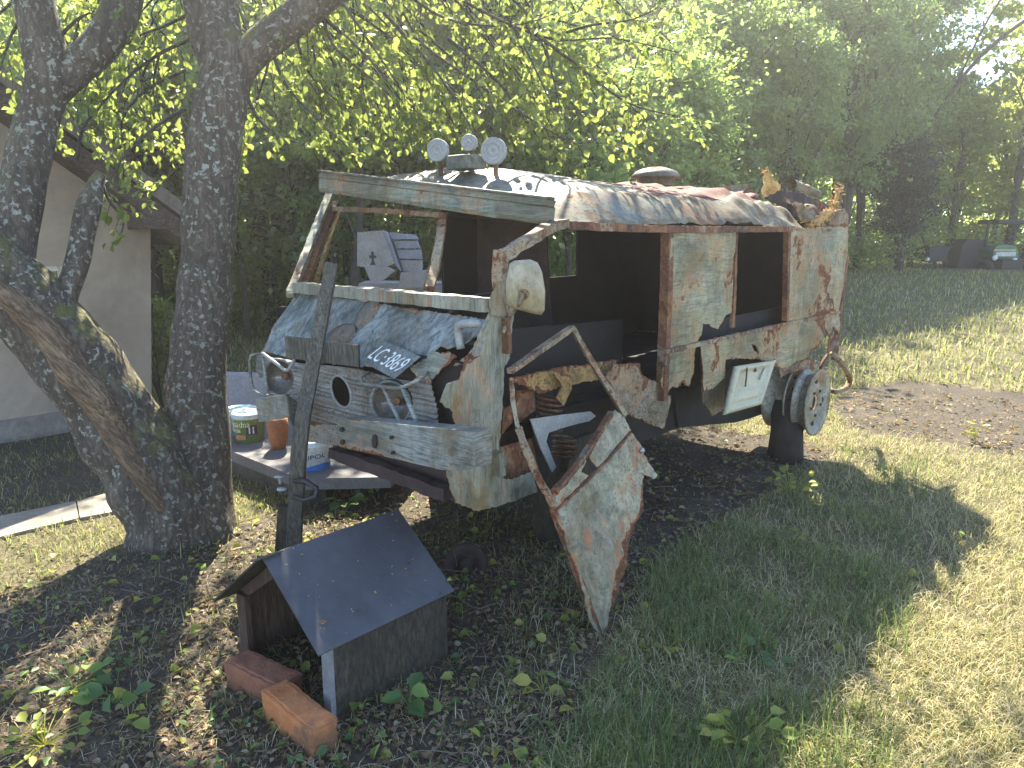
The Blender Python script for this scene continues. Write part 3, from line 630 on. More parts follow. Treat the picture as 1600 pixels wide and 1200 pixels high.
hand = [([(560, -60), (640, 50), (730, 120), (820, 180), (900, 225), (940, 212)], D, D + .2),
        ([(600, -80), (740, 10), (860, 60), (960, 60), (1060, 82)], D, D + .3), ([(820, 40), (900, 100), (980, 160), (1060, 182)], D, D + .2),
        ([(600, 20), (680, 110), (730, 190), (760, 250)], D + .1, D), ([(420, 60), (445, 130), (500, 190), (555, 240)], D, D - .1),
        ([(500, 0), (520, 70), (600, 140), (640, 190)], D, D + .3), ([(700, 60), (780, 130), (830, 200), (870, 235)], D + .2, D + .4),
        ([(380, 130), (400, 180), (440, 215), (470, 225)], D, D), ([(460, 40), (480, 110), (530, 160), (560, 170)], D + .3, D + .3),
        ([(620, -20), (700, 30), (800, 40), (870, 20)], D + .4, D + .3), ([(860, 60), (920, 40), (990, 30), (1030, 10)], D + .5, D + .2),
        ([(300, 60), (240, 90), (180, 140), (130, 200)], D, D - .2), ([(290, 170), (240, 200), (190, 250), (170, 290)], D, D - .2),
        ([(290, 110), (230, 140), (190, 190), (200, 250)], D + .4, D + .2), ([(300, 20), (260, 40), (210, 60), (170, 100)], D + .2, D + .2),
        ([(160, 290), (175, 320), (195, 340), (185, 375)], D - .3, D - .4), ([(120, 250), (130, 200), (160, 160), (150, 120)], D, D),
        ([(60, 60), (40, 30), (20, 50), (0, 110)], D - .3, D - .6), ([(90, 60), (120, 30), (140, 20), (170, 30)], D - .4, D - .4), ([(60, 0), (30, 0), (0, 20), (-20, 60)], D - .2, D - .2),
        ([(280, 180), (300, 230), (260, 280), (240, 300)], D + .5, D + .5), ([(400, 40), (420, 90), (400, 160), (390, 200)], D + .4, D + .4)]
for pts, a, b in hand: grow(pp(pts, a, b), .012, sl=.26)
for i in range(62):      # fill of the hanging crown above the van
    x0 = random.uniform(330, 900); y0 = random.uniform(-160, 60); a = random.uniform(D - .1, D + 1.3)
    x1 = x0 + random.uniform(-20, 190); y1 = min(y0 + random.uniform(120, 260), 205 - .00035 * (x0 - 560) ** 2)
    grow([P(x0, y0, a), P((x0 + x1) / 2 + random.uniform(-20, 20), (y0 + y1) / 2 - 20, a + .05), P(x1, y1, a + random.uniform(-.1, .3))], .009, sl=.24, leafy=.8)
for i in range(38):
    x0 = random.uniform(100, 300); y0 = random.uniform(-150, 120); a = random.uniform(D, D + 1.2)
    grow([P(x0, y0, a), P(x0 - random.uniform(0, 60), y0 + 60, a), P(x0 - random.uniform(-30, 90), y0 + random.uniform(90, 150), a)], .008, sl=.24, leafy=.8)
def upper(n, box, leafy=.9):
    for i in range(n):
        a = Vector([random.uniform(box[k], box[k + 3]) for k in range(3)]); d = Vector((random.uniform(-1, 1), random.uniform(-1, 1), random.uniform(-.35, .2))).normalized()
        grow([a, a + d * .4, a + d * .8 + Vector((0, 0, -.1))], .01, sl=.3, leafy=leafy)
upper(46, (-4.2, 3.2, 3.2, -.4, 6.2, 4.9)); upper(12, (-.6, 4.2, 3.1, .7, 6.2, 4.3)); upper(12, (-5.2, 2.2, 2.9, -2.6, 4.2, 4.2))
TW.build('twigs', BARKF, tree, True)
lp = np.array([tuple(v) for v in LP]); ld = np.array([tuple(v) for v in LD]); nr = rv(len(lp)); nr[:, 2] += .5
link('crown', leaves_mesh('crown', lp, ld, nr, rng.uniform(.028, .068, len(lp)), .72, .3), LEAFN, tree)
print('leaves', len(lp))
# bush beside the house corner
bt = thing('shrub', G(255, 640), 'light green leafy shrub at the house corner behind the tree', 'shrub')
c, q = crown_pts(1600, (.22, .22, .55), 18, .1, 5); q += np.array(tuple(G(262, 600) * 1.0)) * np.array([1, 1, 0]) + np.array([0, 0, .62])
link('leaves', leaves_mesh('leaves', q, rv(len(q)), rv(len(q)) + np.array([[0, 0, .6]]), rng.uniform(.03, .07, len(q)), .6, .3), LEAFB, bt)
mb = MB(); b0 = Vector(bt.location)
for i in range(5): mb.tube([b0, b0 + Vector((random.uniform(-.1, .1), random.uniform(-.1, .1), .5)), b0 + Vector((random.uniform(-.25, .25), random.uniform(-.2, .2), 1.0))], .008, 5)
mb.build('stems', BARKF, bt)

# ------------------------------------------------------------------ derelict van
ZU = Vector((0, 0, 1))
van = thing('derelict_van', V(1.3, .8, 0), 'wrecked silver painted off road van without glass or tyres, rusting on blocks', 'van')
def beam(name, pts, wid, dep, mat, parent=van, step=.03, jit=.0015, bevel=0, upv=ZU, r=None):
    q = resample(pts, step) if len(pts) > 2 else [Vector(pts[0]).lerp(Vector(pts[1]), k / max(1, int((Vector(pts[1]) - Vector(pts[0])).length / step))) for k in range(max(1, int((Vector(pts[1]) - Vector(pts[0])).length / step)) + 1)]
    return MB().tube(q, lerp_list(r or [1, 1], len(q)), 4, rect=(wid / 2, dep / 2), jit=jit, upv=upv).build(name, mat, parent)
def SS(lst, off=0.0): return [S(a, b, off) for a, b in lst]
# side panels, torn
panel('front_post', SS([(770, 476), (792, 466), (803, 480), (800, 520), (797, 560), (789, 572), (786, 640), (780, 700), (776, 745), (800, 750), (836, 737), (839, 768), (800, 785), (748, 799), (712, 786), (698, 740), (696, 700), (690, 684), (712, 662), (706, 642), (688, 628), (698, 600), (718, 592), (726, 566), (742, 548), (752, 520), (762, 495)]), POSTM, van, .006, jag=.004, wr=.010, seedv=1)
panel('side_panel', SS([(1047, 357), (1149, 359), (1147, 440), (1144, 488), (1133, 494), (1122, 514), (1113, 512), (1108, 506), (1098, 506), (1097, 524), (1090, 533), (1041, 549), (1040, 520), (1044, 440)]), SIDE, van, .004, jag=.004, wr=.012, seedv=2)
panel('side_panel', SS([(1234, 358), (1326, 352), (1324, 400), (1318, 450), (1311, 484), (1290, 490), (1229, 503), (1230, 430)]), SIDE, van, .004, jag=.003, wr=.012, seedv=3, holes=[SS([(1293, 466), (1301, 467), (1302, 475), (1296, 476)])])
panel('lower_panel', SS([(1040, 551), (1088, 538), (1086, 585), (1080, 606), (1068, 598), (1060, 606), (1050, 604), (1040, 619), (1034, 604)]), SIDE, van, .004, jag=.006, wr=.014, seedv=4)
panel('lower_panel', SS([(1092, 536), (1180, 516), (1288, 495), (1285, 530), (1276, 545), (1268, 548), (1262, 560), (1240, 566), (1228, 576), (1214, 574), (1206, 566), (1188, 562), (1178, 560), (1150, 560), (1134, 562), (1131, 590), (1116, 606), (1100, 613), (1097, 590), (1094, 570)]), SIDE, van, .004, jag=.005, wr=.014, seedv=5, holes=[SS([(1174, 538), (1180, 540), (1184, 552), (1178, 549)])])
panel('corner_strip', SS([(1288, 492), (1312, 484), (1310, 520), (1300, 512), (1296, 530), (1292, 515)]), SIDE, van, .004, jag=.006, wr=.02, seedv=6)
panel('lower_panel', SS([(1293, 530), (1308, 524), (1309, 556), (1300, 548), (1294, 556)], .02), RUSTM, van, .004, jag=.006, wr=.02, seedv=7)
beam('belt_rail', [S(1038, 550, -.008), S(1180, 517, -.008), S(1312, 488, -.008)], .02, .022, RUSTW, jit=.003)
beam('window_head', [S(884, 352, -.004), S(1045, 358, -.004), S(1236, 358, -.004)], .03, .035, RUSTM, jit=.002)
beam('door_pillar', [S(1042, 357, .02), S(1041, 450, .02), S(1034, 625, .02)], .05, .045, RUSTM)
beam('window_pillar', [S(1149, 359, .012), S(1147, 440, .012), S(1144, 512, .012)], .02, .03, RUSTM)
beam('window_pillar', [S(1230, 360, .012), S(1227, 500, .012)], .035, .035, RUSTM)
beam('rear_post', [S(1322, 400, .03), S(1310, 500, .03), S(1304, 562, .03)], .035, .035, RUSTM, jit=.004)
# body shell behind: far wall, rear wall, floor
def quad(name, pts, mat, th=.01, wr=.006, holes=(), jag=0, seedv=0): return panel(name, pts, mat, van, th, jag, holes, wr, res=.08, seedv=seedv)
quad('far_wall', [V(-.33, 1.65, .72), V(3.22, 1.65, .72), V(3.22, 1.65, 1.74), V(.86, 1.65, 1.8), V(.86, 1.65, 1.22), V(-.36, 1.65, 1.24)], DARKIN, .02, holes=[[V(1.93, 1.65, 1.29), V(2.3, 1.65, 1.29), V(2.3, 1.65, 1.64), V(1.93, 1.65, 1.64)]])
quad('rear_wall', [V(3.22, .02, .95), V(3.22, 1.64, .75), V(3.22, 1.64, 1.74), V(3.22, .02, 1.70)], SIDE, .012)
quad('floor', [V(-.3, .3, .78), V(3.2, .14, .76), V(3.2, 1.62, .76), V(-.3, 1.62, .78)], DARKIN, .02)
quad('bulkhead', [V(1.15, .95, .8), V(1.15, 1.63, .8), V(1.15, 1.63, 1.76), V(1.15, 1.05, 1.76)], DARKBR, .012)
quad('shade_sheet', [V(3.19, .06, .77), V(3.19, 1.645, .77), V(3.19, 1.645, 1.72), V(3.19, .06, 1.66)], DARKIN, .006)  # dark sheets added inside the body to stand for interior shade
quad('shade_sheet', [V(.2, .32, .42), V(3.1, .32, .42), V(3.1, .32, .8), V(.2, .32, .8)], DARKIN, .01)
MB().box(V(.15, .85, .72), VS, VW, ZU, (.45, .35, .2), .02).build('dark_filler_box', DARKIN, van, bevel=.02)  # added dark box, covers bright ground so the lower opening reads as shade
quad('shade_sheet', [V(1.2, .12, .8), V(3.15, .12, .8), V(3.15, .12, 1.12), V(1.2, .12, 1.12)], DARKIN, .01)
# roof loft
def roof_z(l, wd):
    W = 1.65; near = 1.655 + .02 * sm(0, .6, l); far = 1.85 - .1 * sm(0, 1.5, l); t = wd / W
    u = min(1, max(0, 2 * min(t, 1 - t) / .28)); edge = near * (1 - t) + far * t
    crown = .11 + .10 * math.sin(math.pi * t)
    crown = crown * (.3 + .7 * sm(-.05, .45, l)) if True else crown
    z = edge + crown * (1 - (1 - u) ** 2.6) if u < 1 else edge + crown
    z -= .035 * sm(1.6, 2.6, l) * (1 - t) * math.sin(min(1, max(0, (l - 1.6) / 1.0)) * math.pi * .5)
    return z
def loft(name, l0, l1, w0, w1, mat, nl, nw, wr=.006, th=.004, cut=None, sd_=0, rag=0.0):
    vs = []; idx = {}
    for i in range(nl + 1):
        for j in range(nw + 1):
            l = l0 + (l1 - l0) * i / nl; wd = w0 + (w1 - w0) * (j / nw)
            if rag and j in (0, nw): wd += rag * noise.noise(Vector((l * 9, j, sd_)))
            if rag and i in (0, nl): l += rag * noise.noise(Vector((wd * 9, i, sd_)))
            p = V(l, wd, roof_z(l, wd)); amp = wr * (1 + 4.5 * sm(1.2, 2.6, l)) * 1.3
            d = amp * (noise.noise(p * 4.2 + Vector((sd_, 0, 0))) + .6 * noise.noise(p * 9))
            rg = amp * 1.2 * abs(noise.noise(Vector((l * 5, wd * 1.5, 4))))
            vs.append(p + Vector((0, 0, d + rg)) - VW * d * .6)
    n = len(vs); vs += [v - Vector((0, 0, th)) for v in vs]; st = nw + 1; fs = []; ed = {}
    for i in range(nl):
        for j in range(nw):
            l = l0 + (l1 - l0) * (i + .5) / nl; wd = w0 + (w1 - w0) * (j + .5) / nw
            if cut and cut(l, wd): continue
            f = [i * st + j, i * st + j + 1, (i + 1) * st + j + 1, (i + 1) * st + j]; fs.append(f[::-1]); fs.append([a + n for a in f])
            for a in range(4): ed[(f[a], f[(a + 1) % 4])] = 1
    for (a, b) in ed:
        if (b, a) not in ed: fs.append([a, b, b + n, a + n])
    return mesh(name, vs, fs, mat, van, True)
rr_ = lambda l, wd: (2.45 < l < 3.02 and wd < .42 and (wd > .05 or l > 2.62)) or (l > 2.8 and .3 < wd < .6)
loft('cab_roof', -.03, .92, .0, 1.65, CABR, 24, 40, .004)
loft('rear_roof', .90, 3.2, .17, 1.65, RUSTROOF, 64, 36, .007, cut=rr_, sd_=3, rag=.04)
loft('roof_rail', .90, 3.2, 0, .19, RAIL, 80, 8, .007, cut=lambda l, wd: 2.62 < l < 2.95, sd_=5, rag=.02)
loft('roof_rail', .0, .95, -.004, .19, RAIL, 30, 8, .005, sd_=6)
# front band over the windscreen
vb = []; nn = 40
for i in range(nn + 1):
    wd = 1.65 * i / nn; top = roof_z(-.03, wd) ; bot = 1.66 + .19 * i / nn
    top = max(top, bot + .108)
    mid_ = (top + bot) / 2
    for (z, l) in ((top + .008, -.02), (top - .004, -.048), (mid_ + .025, -.062), (mid_ + .018, -.055), (bot + .02, -.062), (bot, -.055), (bot - .002, -.02)):
        vb.append(V(l + .004 * noise.noise(Vector((wd * 6, z * 9, 0))), wd, z + .003 * noise.noise(Vector((wd * 7, 2, 0)))))
mesh('visor', vb, [[i * 7 + k, (i + 1) * 7 + k, (i + 1) * 7 + k + 1, i * 7 + k + 1] for i in range(nn) for k in range(6)], VISOR, van)
mb = MB(); 
lip = [V(-.062, 1.65 * i / 30, max(roof_z(-.03, 1.65 * i / 30), 1.66 + .19 * i / 30 + .108) + .002) for i in range(31)]
mb.tube(lip, .008, 6); mb.build('roof_gutter', CABR, van, True)
# windscreen frame
CN = S(768, 478, .0); wl = (CN - VO).dot(VS)               # near end of the cowl
CFp = FR(469, 450, wl); print('cowl near', wl, CN.z, 'far', (CFp - VO).dot(VW), CFp.z)
beam('cowl_rail', [FR(768, 477, wl), FR(620, 463, wl), FR(467, 449, wl)], .075, .05, POSTM, jit=.002)
RFf = V(-.03, 1.62, 1.86); wn_ = (V(-.03, .8, 1.75) - FR(620, 463, wl)).cross(VW).normalized()
def WS(px, py, off=0.0): return onpl(px, py, FR(620, 463, wl) - wn_ * off, wn_)
if wn_.dot(CAM - CN) < 0: wn_ = -wn_
beam('windscreen_post', [WS(517, 300), WS(497, 350), WS(453, 462)], .04, .03, VISOR, jit=.002)
beam('windscreen_post', [WS(523, 318, .05), WS(503, 365, .05), WS(472, 448, .05)], .055, .03, RUSTM, jit=.002)
beam('windscreen_post', [WS(531, 330, .12), WS(515, 375, .12), WS(494, 440, .12)], .02, .02, YEL, jit=.002)
beam('windscreen_bar', [WS(522, 326, .04), WS(610, 330, .04), WS(696, 337, .04)], .022, .025, RUSTW, jit=.002)
beam('windscreen_bar', [WS(693, 336, .04), WS(686, 385, .04), WS(672, 452, .04)], .035, .03, RUSTW, jit=.002)
beam('windscreen_bar', [WS(686, 345, .06), WS(680, 385, .06), WS(664, 450, .06)], .012, .02, YEL, jit=.002)
beam('windscreen_post', [S(882, 350, 0), S(865, 352, 0), S(822, 377, 0), S(784, 400, 0)], .045, .04, RUSTW, jit=.004)
beam('windscreen_post', [S(784, 392, .01), S(781, 420, .01), S(784, 455, .01), S(792, 492, .01)], .05, .04, RUSTW, jit=.004)
panel('pillar_gusset', SS([(776, 440), (796, 440), (800, 480), (788, 496), (768, 492), (764, 470)], -.012), POSTM, van, .006, jag=.003, seedv=8)
# nose
gl = -.62
def H3(px, py): 
    a = FR(620, 470, wl); b = FR(500, 566, gl + .01); n = (b - a).cross(VW).normalized(); return onpl(px, py, a, n)
def H3o(px, py, off):
    a = FR(620, 470, wl); b = FR(500, 566, gl + .01); n = (b - a).cross(VW).normalized()
    if n.z < 0: n = -n
    return onpl(px, py, a + n * off, n)
panel('hood', [H3(*q) for q in [(463, 458), (620, 478), (764, 500), (752, 520), (738, 528), (728, 536), (700, 545), (686, 541), (672, 556), (650, 561), (640, 574), (616, 569), (560, 572), (500, 566), (450, 558), (412, 548), (424, 516)]], HOOD, van, .004, jag=.003, wr=.010, wrs=5, res=.03, seedv=9)
panel('hood_flap', [H3o(a, b, .03) for a, b in [(640, 574), (672, 552), (700, 550), (712, 556), (700, 572), (668, 588), (650, 590)]], VISOR, van, .003, jag=.006, wr=.03, wrs=8, seedv=10)
panel('hood_flap', [H3o(a, b, .02) for a, b in [(742, 535), (760, 528), (748, 552), (728, 566), (706, 570), (722, 556)]], POSTM, van, .003, jag=.004, wr=.02, seedv=11)
GRILM_ = weathered('vent_rust', [(.06, .05, .045), (.1, .09, .075), (.16, .15, .13), (.08, .07, .06)], (.2, .17, .12), .56, .6, (6, 6, 6), 4, streak=0)
mb = MB()
for (cx, cy, a, b, th, off) in ((573, 484, 27, 9, -.85, .012), (536, 517, 20, 10, -.35, .01)):
    ring = [H3o(cx + a * math.cos(t) * math.cos(th) - b * math.sin(t) * math.sin(th), cy + a * math.cos(t) * math.sin(th) + b * math.sin(t) * math.cos(th), off) for t in np.linspace(0, 6.283, 19)[:-1]]
    c_ = sum(ring, Vector()) / 18
    mb.add([c_] + [c_.lerp(p, .75) for p in ring] + ring + [p - Vector((0, 0, .03)) for p in ring], [[0, 1 + i, 1 + (i + 1) % 18] for i in range(18)] + [[1 + i, 19 + i, 19 + (i + 1) % 18, 1 + (i + 1) % 18] for i in range(18)] + [[19 + i, 37 + i, 37 + (i + 1) % 18, 19 + (i + 1) % 18] for i in range(18)])
mb.build('hood_vent', GRILM_, van, True)
FG = [FR(*q, gl) for q in [(412, 556), (452, 566), (560, 576), (612, 592), (672, 600), (683, 640), (686, 690), (640, 690), (560, 672), (470, 658), (440, 640), (418, 628)]]
def ribf(u, v): return .004 * math.sin(v * 2 * math.pi / .022)
def ell(cx, cy, rx, ry, n=20, th=0): return [FR(cx + rx * math.cos(t) * math.cos(th) - ry * math.sin(t) * math.sin(th), cy + rx * math.cos(t) * math.sin(th) + ry * math.sin(t) * math.cos(th), gl) for t in np.linspace(0, 2 * math.pi, n + 1)[:-1]]
GRILM = weathered('paint_grille', [(.12, .115, .105), (.2, .195, .175), (.28, .27, .245), (.15, .145, .13)], (.22, .18, .12), .70, .66, (.8, .8, 20), 3, streak=.2, spec=.6)
hole = ell(533, 612, 14, 26, 20, -.32)
panel('grille', FG, GRILM, van, .004, wr=.004, res=.011, ribs=ribf, holes=[ell(533, 612, 14, 26, 20, -.32), ell(437, 590, 22, 27), ell(612, 628, 33, 36, 24, -.2)], seedv=12)
mb = MB(); mb.tube(hole + [hole[0]], .006, 6, cap=False); mb.build('grille_ring', WHITEP, van, True)
mb = MB(); mb.box(V(gl + .14, .8, .93), VW, VS, ZU, (.72, .01, .2)); mb.build('radiator', DARKIN, van)
for (cx, cy, rr_l) in ((438, 590, .096), (612, 630, .097)):
    ax_ = (-VS * .7 + Vector((.0, -.75, .02))).normalized(); c_ = FR(cx, cy, gl - .01)
    mb = MB(); mb.lathe(c_, ax_, [(-.07, rr_l * .8), (-.02, rr_l * .93), (.008, rr_l), (.014, rr_l * .97), (.012, rr_l * .9), (.004, rr_l * .86)], 36); hl = mb.build('headlight', BUMP, van, True)
    mb = MB(); mb.lathe(c_, ax_, [(-.06, .001), (-.055, rr_l * .3), (-.04, rr_l * .6), (-.015, rr_l * .82), (.006, rr_l * .88)], 36); mb.build('reflector', GLASSD, hl, True)
    mb = MB(); mb.lathe(c_ - ax_ * .03, ax_, [(-.01, .001), (.0, .016), (-.02, .018)], 12); mb.build('bulb_socket', RUSTM, hl, True)
# fender of near lamp
panel('fender', [FR(*q, gl + .02) for q in [(640, 596), (668, 578), (676, 600), (672, 640), (690, 688), (662, 672), (650, 640)]], RUSTW, van, .004, jag=.005, wr=.02, seedv=13)
panel('inner_fender', [V(gl + .05, .02, .78), V(gl + .05, .55, .78), V(gl + .05, .55, 1.16), V(gl + .05, .02, 1.16)], DARKIN, van, .01)
def pipe(name, pts, r, mat, parent=van, step=.02): return MB().tube(resample(pts, step), r, 8).build(name, mat, parent, True)
g2 = gl - .06
pipe('lamp_guard', [FR(576, 582, gl), FR(563, 590, g2), FR(566, 599, g2), FR(590, 603, g2), FR(625, 606, g2), FR(650, 596, g2), FR(668, 582, gl)], .008, BUMP)
pipe('lamp_guard', [FR(598, 604, g2), FR(618, 645, g2 - .03), FR(632, 672, g2), FR(640, 678, gl)], .008, BUMP)
pipe('lamp_guard', [FR(628, 604, g2), FR(645, 645, g2 - .03), FR(658, 672, g2), FR(668, 676, g2), FR(682, 664, gl)], .009, BUMP)
pipe('lamp_guard', [FR(412, 553, gl), FR(392, 556, g2), FR(391, 580, g2), FR(396, 608, g2), FR(414, 618, g2), FR(440, 618, gl)], .007, BUMP)
pipe('lamp_guard', [FR(410, 555, g2), FR(414, 580, g2), FR(418, 606, g2), FR(430, 618, gl)], .007, BUMP)
pipe('lamp_guard', [FR(410, 552, g2), FR(432, 568, g2), FR(448, 579, g2), FR(458, 566, g2), FR(461, 556, gl)], .008, WHITEP)
panel('fender', [FR(*q, gl + .1) for q in [(412, 545), (424, 520), (418, 545), (408, 590), (400, 580), (402, 556)]], BUMP, van, .004, jag=.003, seedv=15)
# bumpers : channel sections
def channel(name, pl, l, dep, mat, seedv):
    f = [FR(a, b, l) for a, b in pl]; top = f[:len(f) // 2]
    o = panel(name, f, mat, van, .004, 0, wr=.006, wrs=6, seedv=seedv); return f
f = channel('bumper', [(528, 658), (533, 654), (600, 660), (740, 676), (741, 733), (720, 736), (688, 734), (620, 718), (532, 698), (528, 692)], -.78, .05, BUMP, 16)
mb = MB(); a, b, c_, d_ = FR(533, 655, -.778), FR(740, 677, -.778), FR(533, 697, -.778), FR(740, 732, -.778)
mb.add([a, b, b + VS * .09, a + VS * .09], [[0, 1, 2, 3]]); mb.add([c_, d_, d_ + VS * .09, c_ + VS * .09], [[0, 3, 2, 1]]); mb.add([b, d_, d_ + VS * .09, b + VS * .09], [[0, 1, 2, 3]]); mb.build('bumper_return', BUMP, van)
HOLE = plain('dark_hole', (.02, .016, .012), .9)
for (x, y, rx, ry) in ((533, 671, 3, 4), (534, 691, 3, 4), (584, 690, 3.5, 11), (610, 684, 2, 3), (612, 708, 2, 3)):
    e_ = [FR(x + rx * math.cos(t), y + ry * math.sin(t), -.79) for t in np.linspace(0, 6.283, 13)[:-1]]
    MB().add(e_ + [p + VS * .015 for p in e_], [list(range(12))] + [[i, i + 12, (i + 1) % 12 + 12, (i + 1) % 12] for i in range(12)]).build('bumper_slot', HOLE, van)
bl = -.80; mb = MB()
fa = [FR(*q, bl) for q in [(399, 624), (447, 616), (452, 652), (404, 660)]]; fb = [FR(*q, bl + .02) for q in [(447, 616), (470, 634), (458, 672), (452, 652)]]
mb.add(fa + [p + VS * .01 for p in fa], [[0, 1, 2, 3], [0, 4, 5, 1], [1, 5, 6, 2], [2, 6, 7, 3], [3, 7, 4, 0]]); mb.add([fa[1], FR(466, 628, bl + .08), FR(459, 668, bl + .08), fa[2]], [[0, 1, 2, 3]])
mb.add([fa[0], fa[1], fa[1] + VS * .1, fa[0] + VS * .1], [[0, 1, 2, 3]]); mb.build('bumper', BUMP, van)
panel('front_apron', [FR(*q, gl - .02) for q in [(470, 660), (530, 665), (560, 700), (530, 696), (478, 690)]], GRILM, van, .004, wr=.01, seedv=17)
beam('chassis_rail', [V(-.4, 1.1, .62), V(3.1, 1.1, .62)], .08, .1, DARKBR)
beam('chassis_rail', [V(-.4, .5, .62), V(3.1, .4, .62)], .08, .1, DARKBR)
beam('cross_member', [FR(520, 706, -.6), FR(600, 735, -.58), FR(700, 772, -.56)], .05, .05, DARKBR, jit=.004)
panel('floor_pan', [FR(*q, -.5) for q in [(530, 698), (700, 700), (712, 786), (690, 770), (640, 745), (560, 728)]], DARKBR, van, .006, wr=.015, jag=.004, seedv=18)
# number plate
PA, PB, PC, PD = [H3o(x, y, .045) for x, y in ((563, 563), (616, 592), (657, 557), (602, 533))]
mb = MB(); nrm_ = (PB - PA).cross(PC - PB).normalized(); mb.add([PA, PB, PC, PD] + [p - nrm_ * .003 for p in (PA, PB, PC, PD)], [[0, 1, 2, 3], [7, 6, 5, 4], [0, 4, 5, 1], [1, 5, 6, 2], [2, 6, 7, 3], [3, 7, 4, 0]])
pltm = weathered('paint_plate', [(.09, .12, .13), (.13, .17, .18), (.19, .23, .25), (.11, .14, .15)], (.3, .33, .33), .72, .7, (3, 3, 3), 3, streak=0)
plate = mb.build('number_plate', pltm, van)
def text_mesh(s, size=1, ext=.0):
    cu = bpy.data.curves.new('t', 'FONT'); cu.body = s; cu.size = size; cu.extrude = ext; cu.align_x = 'CENTER'; cu.align_y = 'CENTER'; cu.resolution_u = 3; cu.fill_mode = 'FRONT' if ext == 0 else 'BOTH'
    o = bpy.data.objects.new('t', cu); sc.collection.objects.link(o); dg = bpy.context.evaluated_depsgraph_get(); me = bpy.data.meshes.new_from_object(o.evaluated_get(dg)); bpy.data.objects.remove(o); me.materials.clear(); return me
TXW = plain('plate_white_paint', (.7, .74, .74), .5, var=.1)
me = text_mesh('LC·3869'); xs = [v.co.x for v in me.vertices]; ys = [v.co.y for v in me.vertices]; x0, x1, y0, y1 = min(xs), max(xs), min(ys), max(ys)
up_ = nrm_ if nrm_.dot(CAM - PA) > 0 else -nrm_
for v in me.vertices:
    u = .07 + .86 * (v.co.x - x0) / (x1 - x0); t = .2 + .6 * (v.co.y - y0) / (y1 - y0)
    v.co = PA.lerp(PB, u).lerp(PD.lerp(PC, u), t) + up_ * .003
link('plate_number', me, TXW, plate)
pipe('hood_catch', [H3o(748, 506, .03), H3o(735, 505, .06), H3o(716, 509, .05), H3o(716, 520, .03), H3o(720, 545, .0)], .016, WHITEP)
# mirror
mc = S(822, 450, -.16); md = ray(822, 450).normalized(); mu = Vector((0, 0, 1)); mn = Vector((.1, -1, .05)).normalized()
def MP(px, py, off=0.0): return onpl(px, py, mc + mn * off, mn)
ol = [(798, 412), (806, 407), (830, 405), (842, 410), (849, 425), (854, 455), (853, 486), (848, 493), (838, 492), (800, 482), (793, 474), (792, 440)]
c0 = MP(822, 450); vs_ = []; L_ = 6
for k in range(L_ + 1):
    s_ = 1 - .16 * (k / L_) ** 2.2; off = .05 * (k / L_) ** .6
    for (x, y) in ol: vs_.append(c0.lerp(MP(x, y), s_) + mn * (off - .05))
nO = len(ol); fs_ = [[k * nO + i, k * nO + (i + 1) % nO, (k + 1) * nO + (i + 1) % nO, (k + 1) * nO + i] for k in range(L_) for i in range(nO)] + [[L_ * nO + i for i in range(nO)]] + [[i for i in range(nO)][::-1]]
mir = mesh('side_mirror', vs_, fs_, MIRR, van, True)
mb = MB(); mb.lathe(MP(818, 460), mn, [(-.01, .022), (.006, .02), (.01, .001)], 16); mb.build('mirror_boss', YEL, mir, True)
pipe('mirror_arm', [MP(818, 458, .01), MP(812, 474, .012), S(797, 494, -.03), S(786, 520, -.02)], .008, RUSTW)
beam('hinge', [S(790, 498, -.012), S(792, 552, -.012)], .035, .02, RUSTM, jit=.003)
beam('hinge', [S(775, 705, -.014), S(778, 742, -.014)], .06, .03, POSTM, jit=.002)
# interior of door opening
panel('seat_box', SS([(796, 592), (880, 574), (966, 562), (962, 588), (905, 598), (870, 606), (846, 616), (826, 606), (798, 596)], .10), YEL, van, .01, jag=.005, wr=.015, seedv=20)
panel('seat_box', SS([(806, 610), (832, 608), (836, 640), (812, 660), (800, 650)], .18), RUSTM, van, .01, wr=.02, seedv=21)
panel('brace_plate', SS([(866, 582), (890, 586), (892, 606), (880, 634), (870, 622), (878, 604)], .06), YEL, van, .008, wr=.01, seedv=22)
panel('step_bracket', SS([(828, 655), (880, 648), (922, 643), (930, 650), (920, 658), (888, 666), (858, 676), (854, 690), (870, 730), (864, 738), (846, 702)], .03), WHITEP, van, .006, wr=.006, seedv=23)
panel('inner_sill', SS([(780, 700), (830, 685), (842, 738), (776, 756)], .1), RUSTM, van, .01, wr=.01, seedv=24)
panel('inner_sill', SS([(786, 640), (800, 632), (800, 660), (784, 680)], .12), RUSTM, van, .01, wr=.01, seedv=25)
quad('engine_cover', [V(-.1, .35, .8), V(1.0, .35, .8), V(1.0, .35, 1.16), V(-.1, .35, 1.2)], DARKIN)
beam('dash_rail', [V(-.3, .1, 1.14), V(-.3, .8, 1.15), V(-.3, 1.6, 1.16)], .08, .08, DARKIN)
mb = MB(); cen = S(858, 640, .16)
for k in range(7): mb.lathe(cen + Vector((0, 0, -.09 + .024 * k)), Vector((.15, .1, 1)), [(-.006, .06), (0, .066), (.006, .06), (0, .054), (-.006, .06)], 24)
mb.build('coil_spring', RUSTM, van, True)
mb = MB(); cen = S(880, 695, .2)
for k in range(4): mb.lathe(cen + Vector((0, 0, -.05 + .028 * k)), Vector((.15, .1, 1)), [(-.006, .06), (0, .066), (.006, .06), (0, .054), (-.006, .06)], 24)
mb.build('coil_spring', RUSTM, van, True)
# bucket seat back and steering wheel, dark inside
mb = MB(); swc = V(.0, .55, 1.22); mb.lathe(swc, Vector((-.5, -.5, .8)), [(-.01, .19), (0, .2), (.01, .19), (0, .18), (-.01, .19)], 32); mb.build('steering_wheel', plain('black_rubber', (.02, .02, .02), .6), van, True)
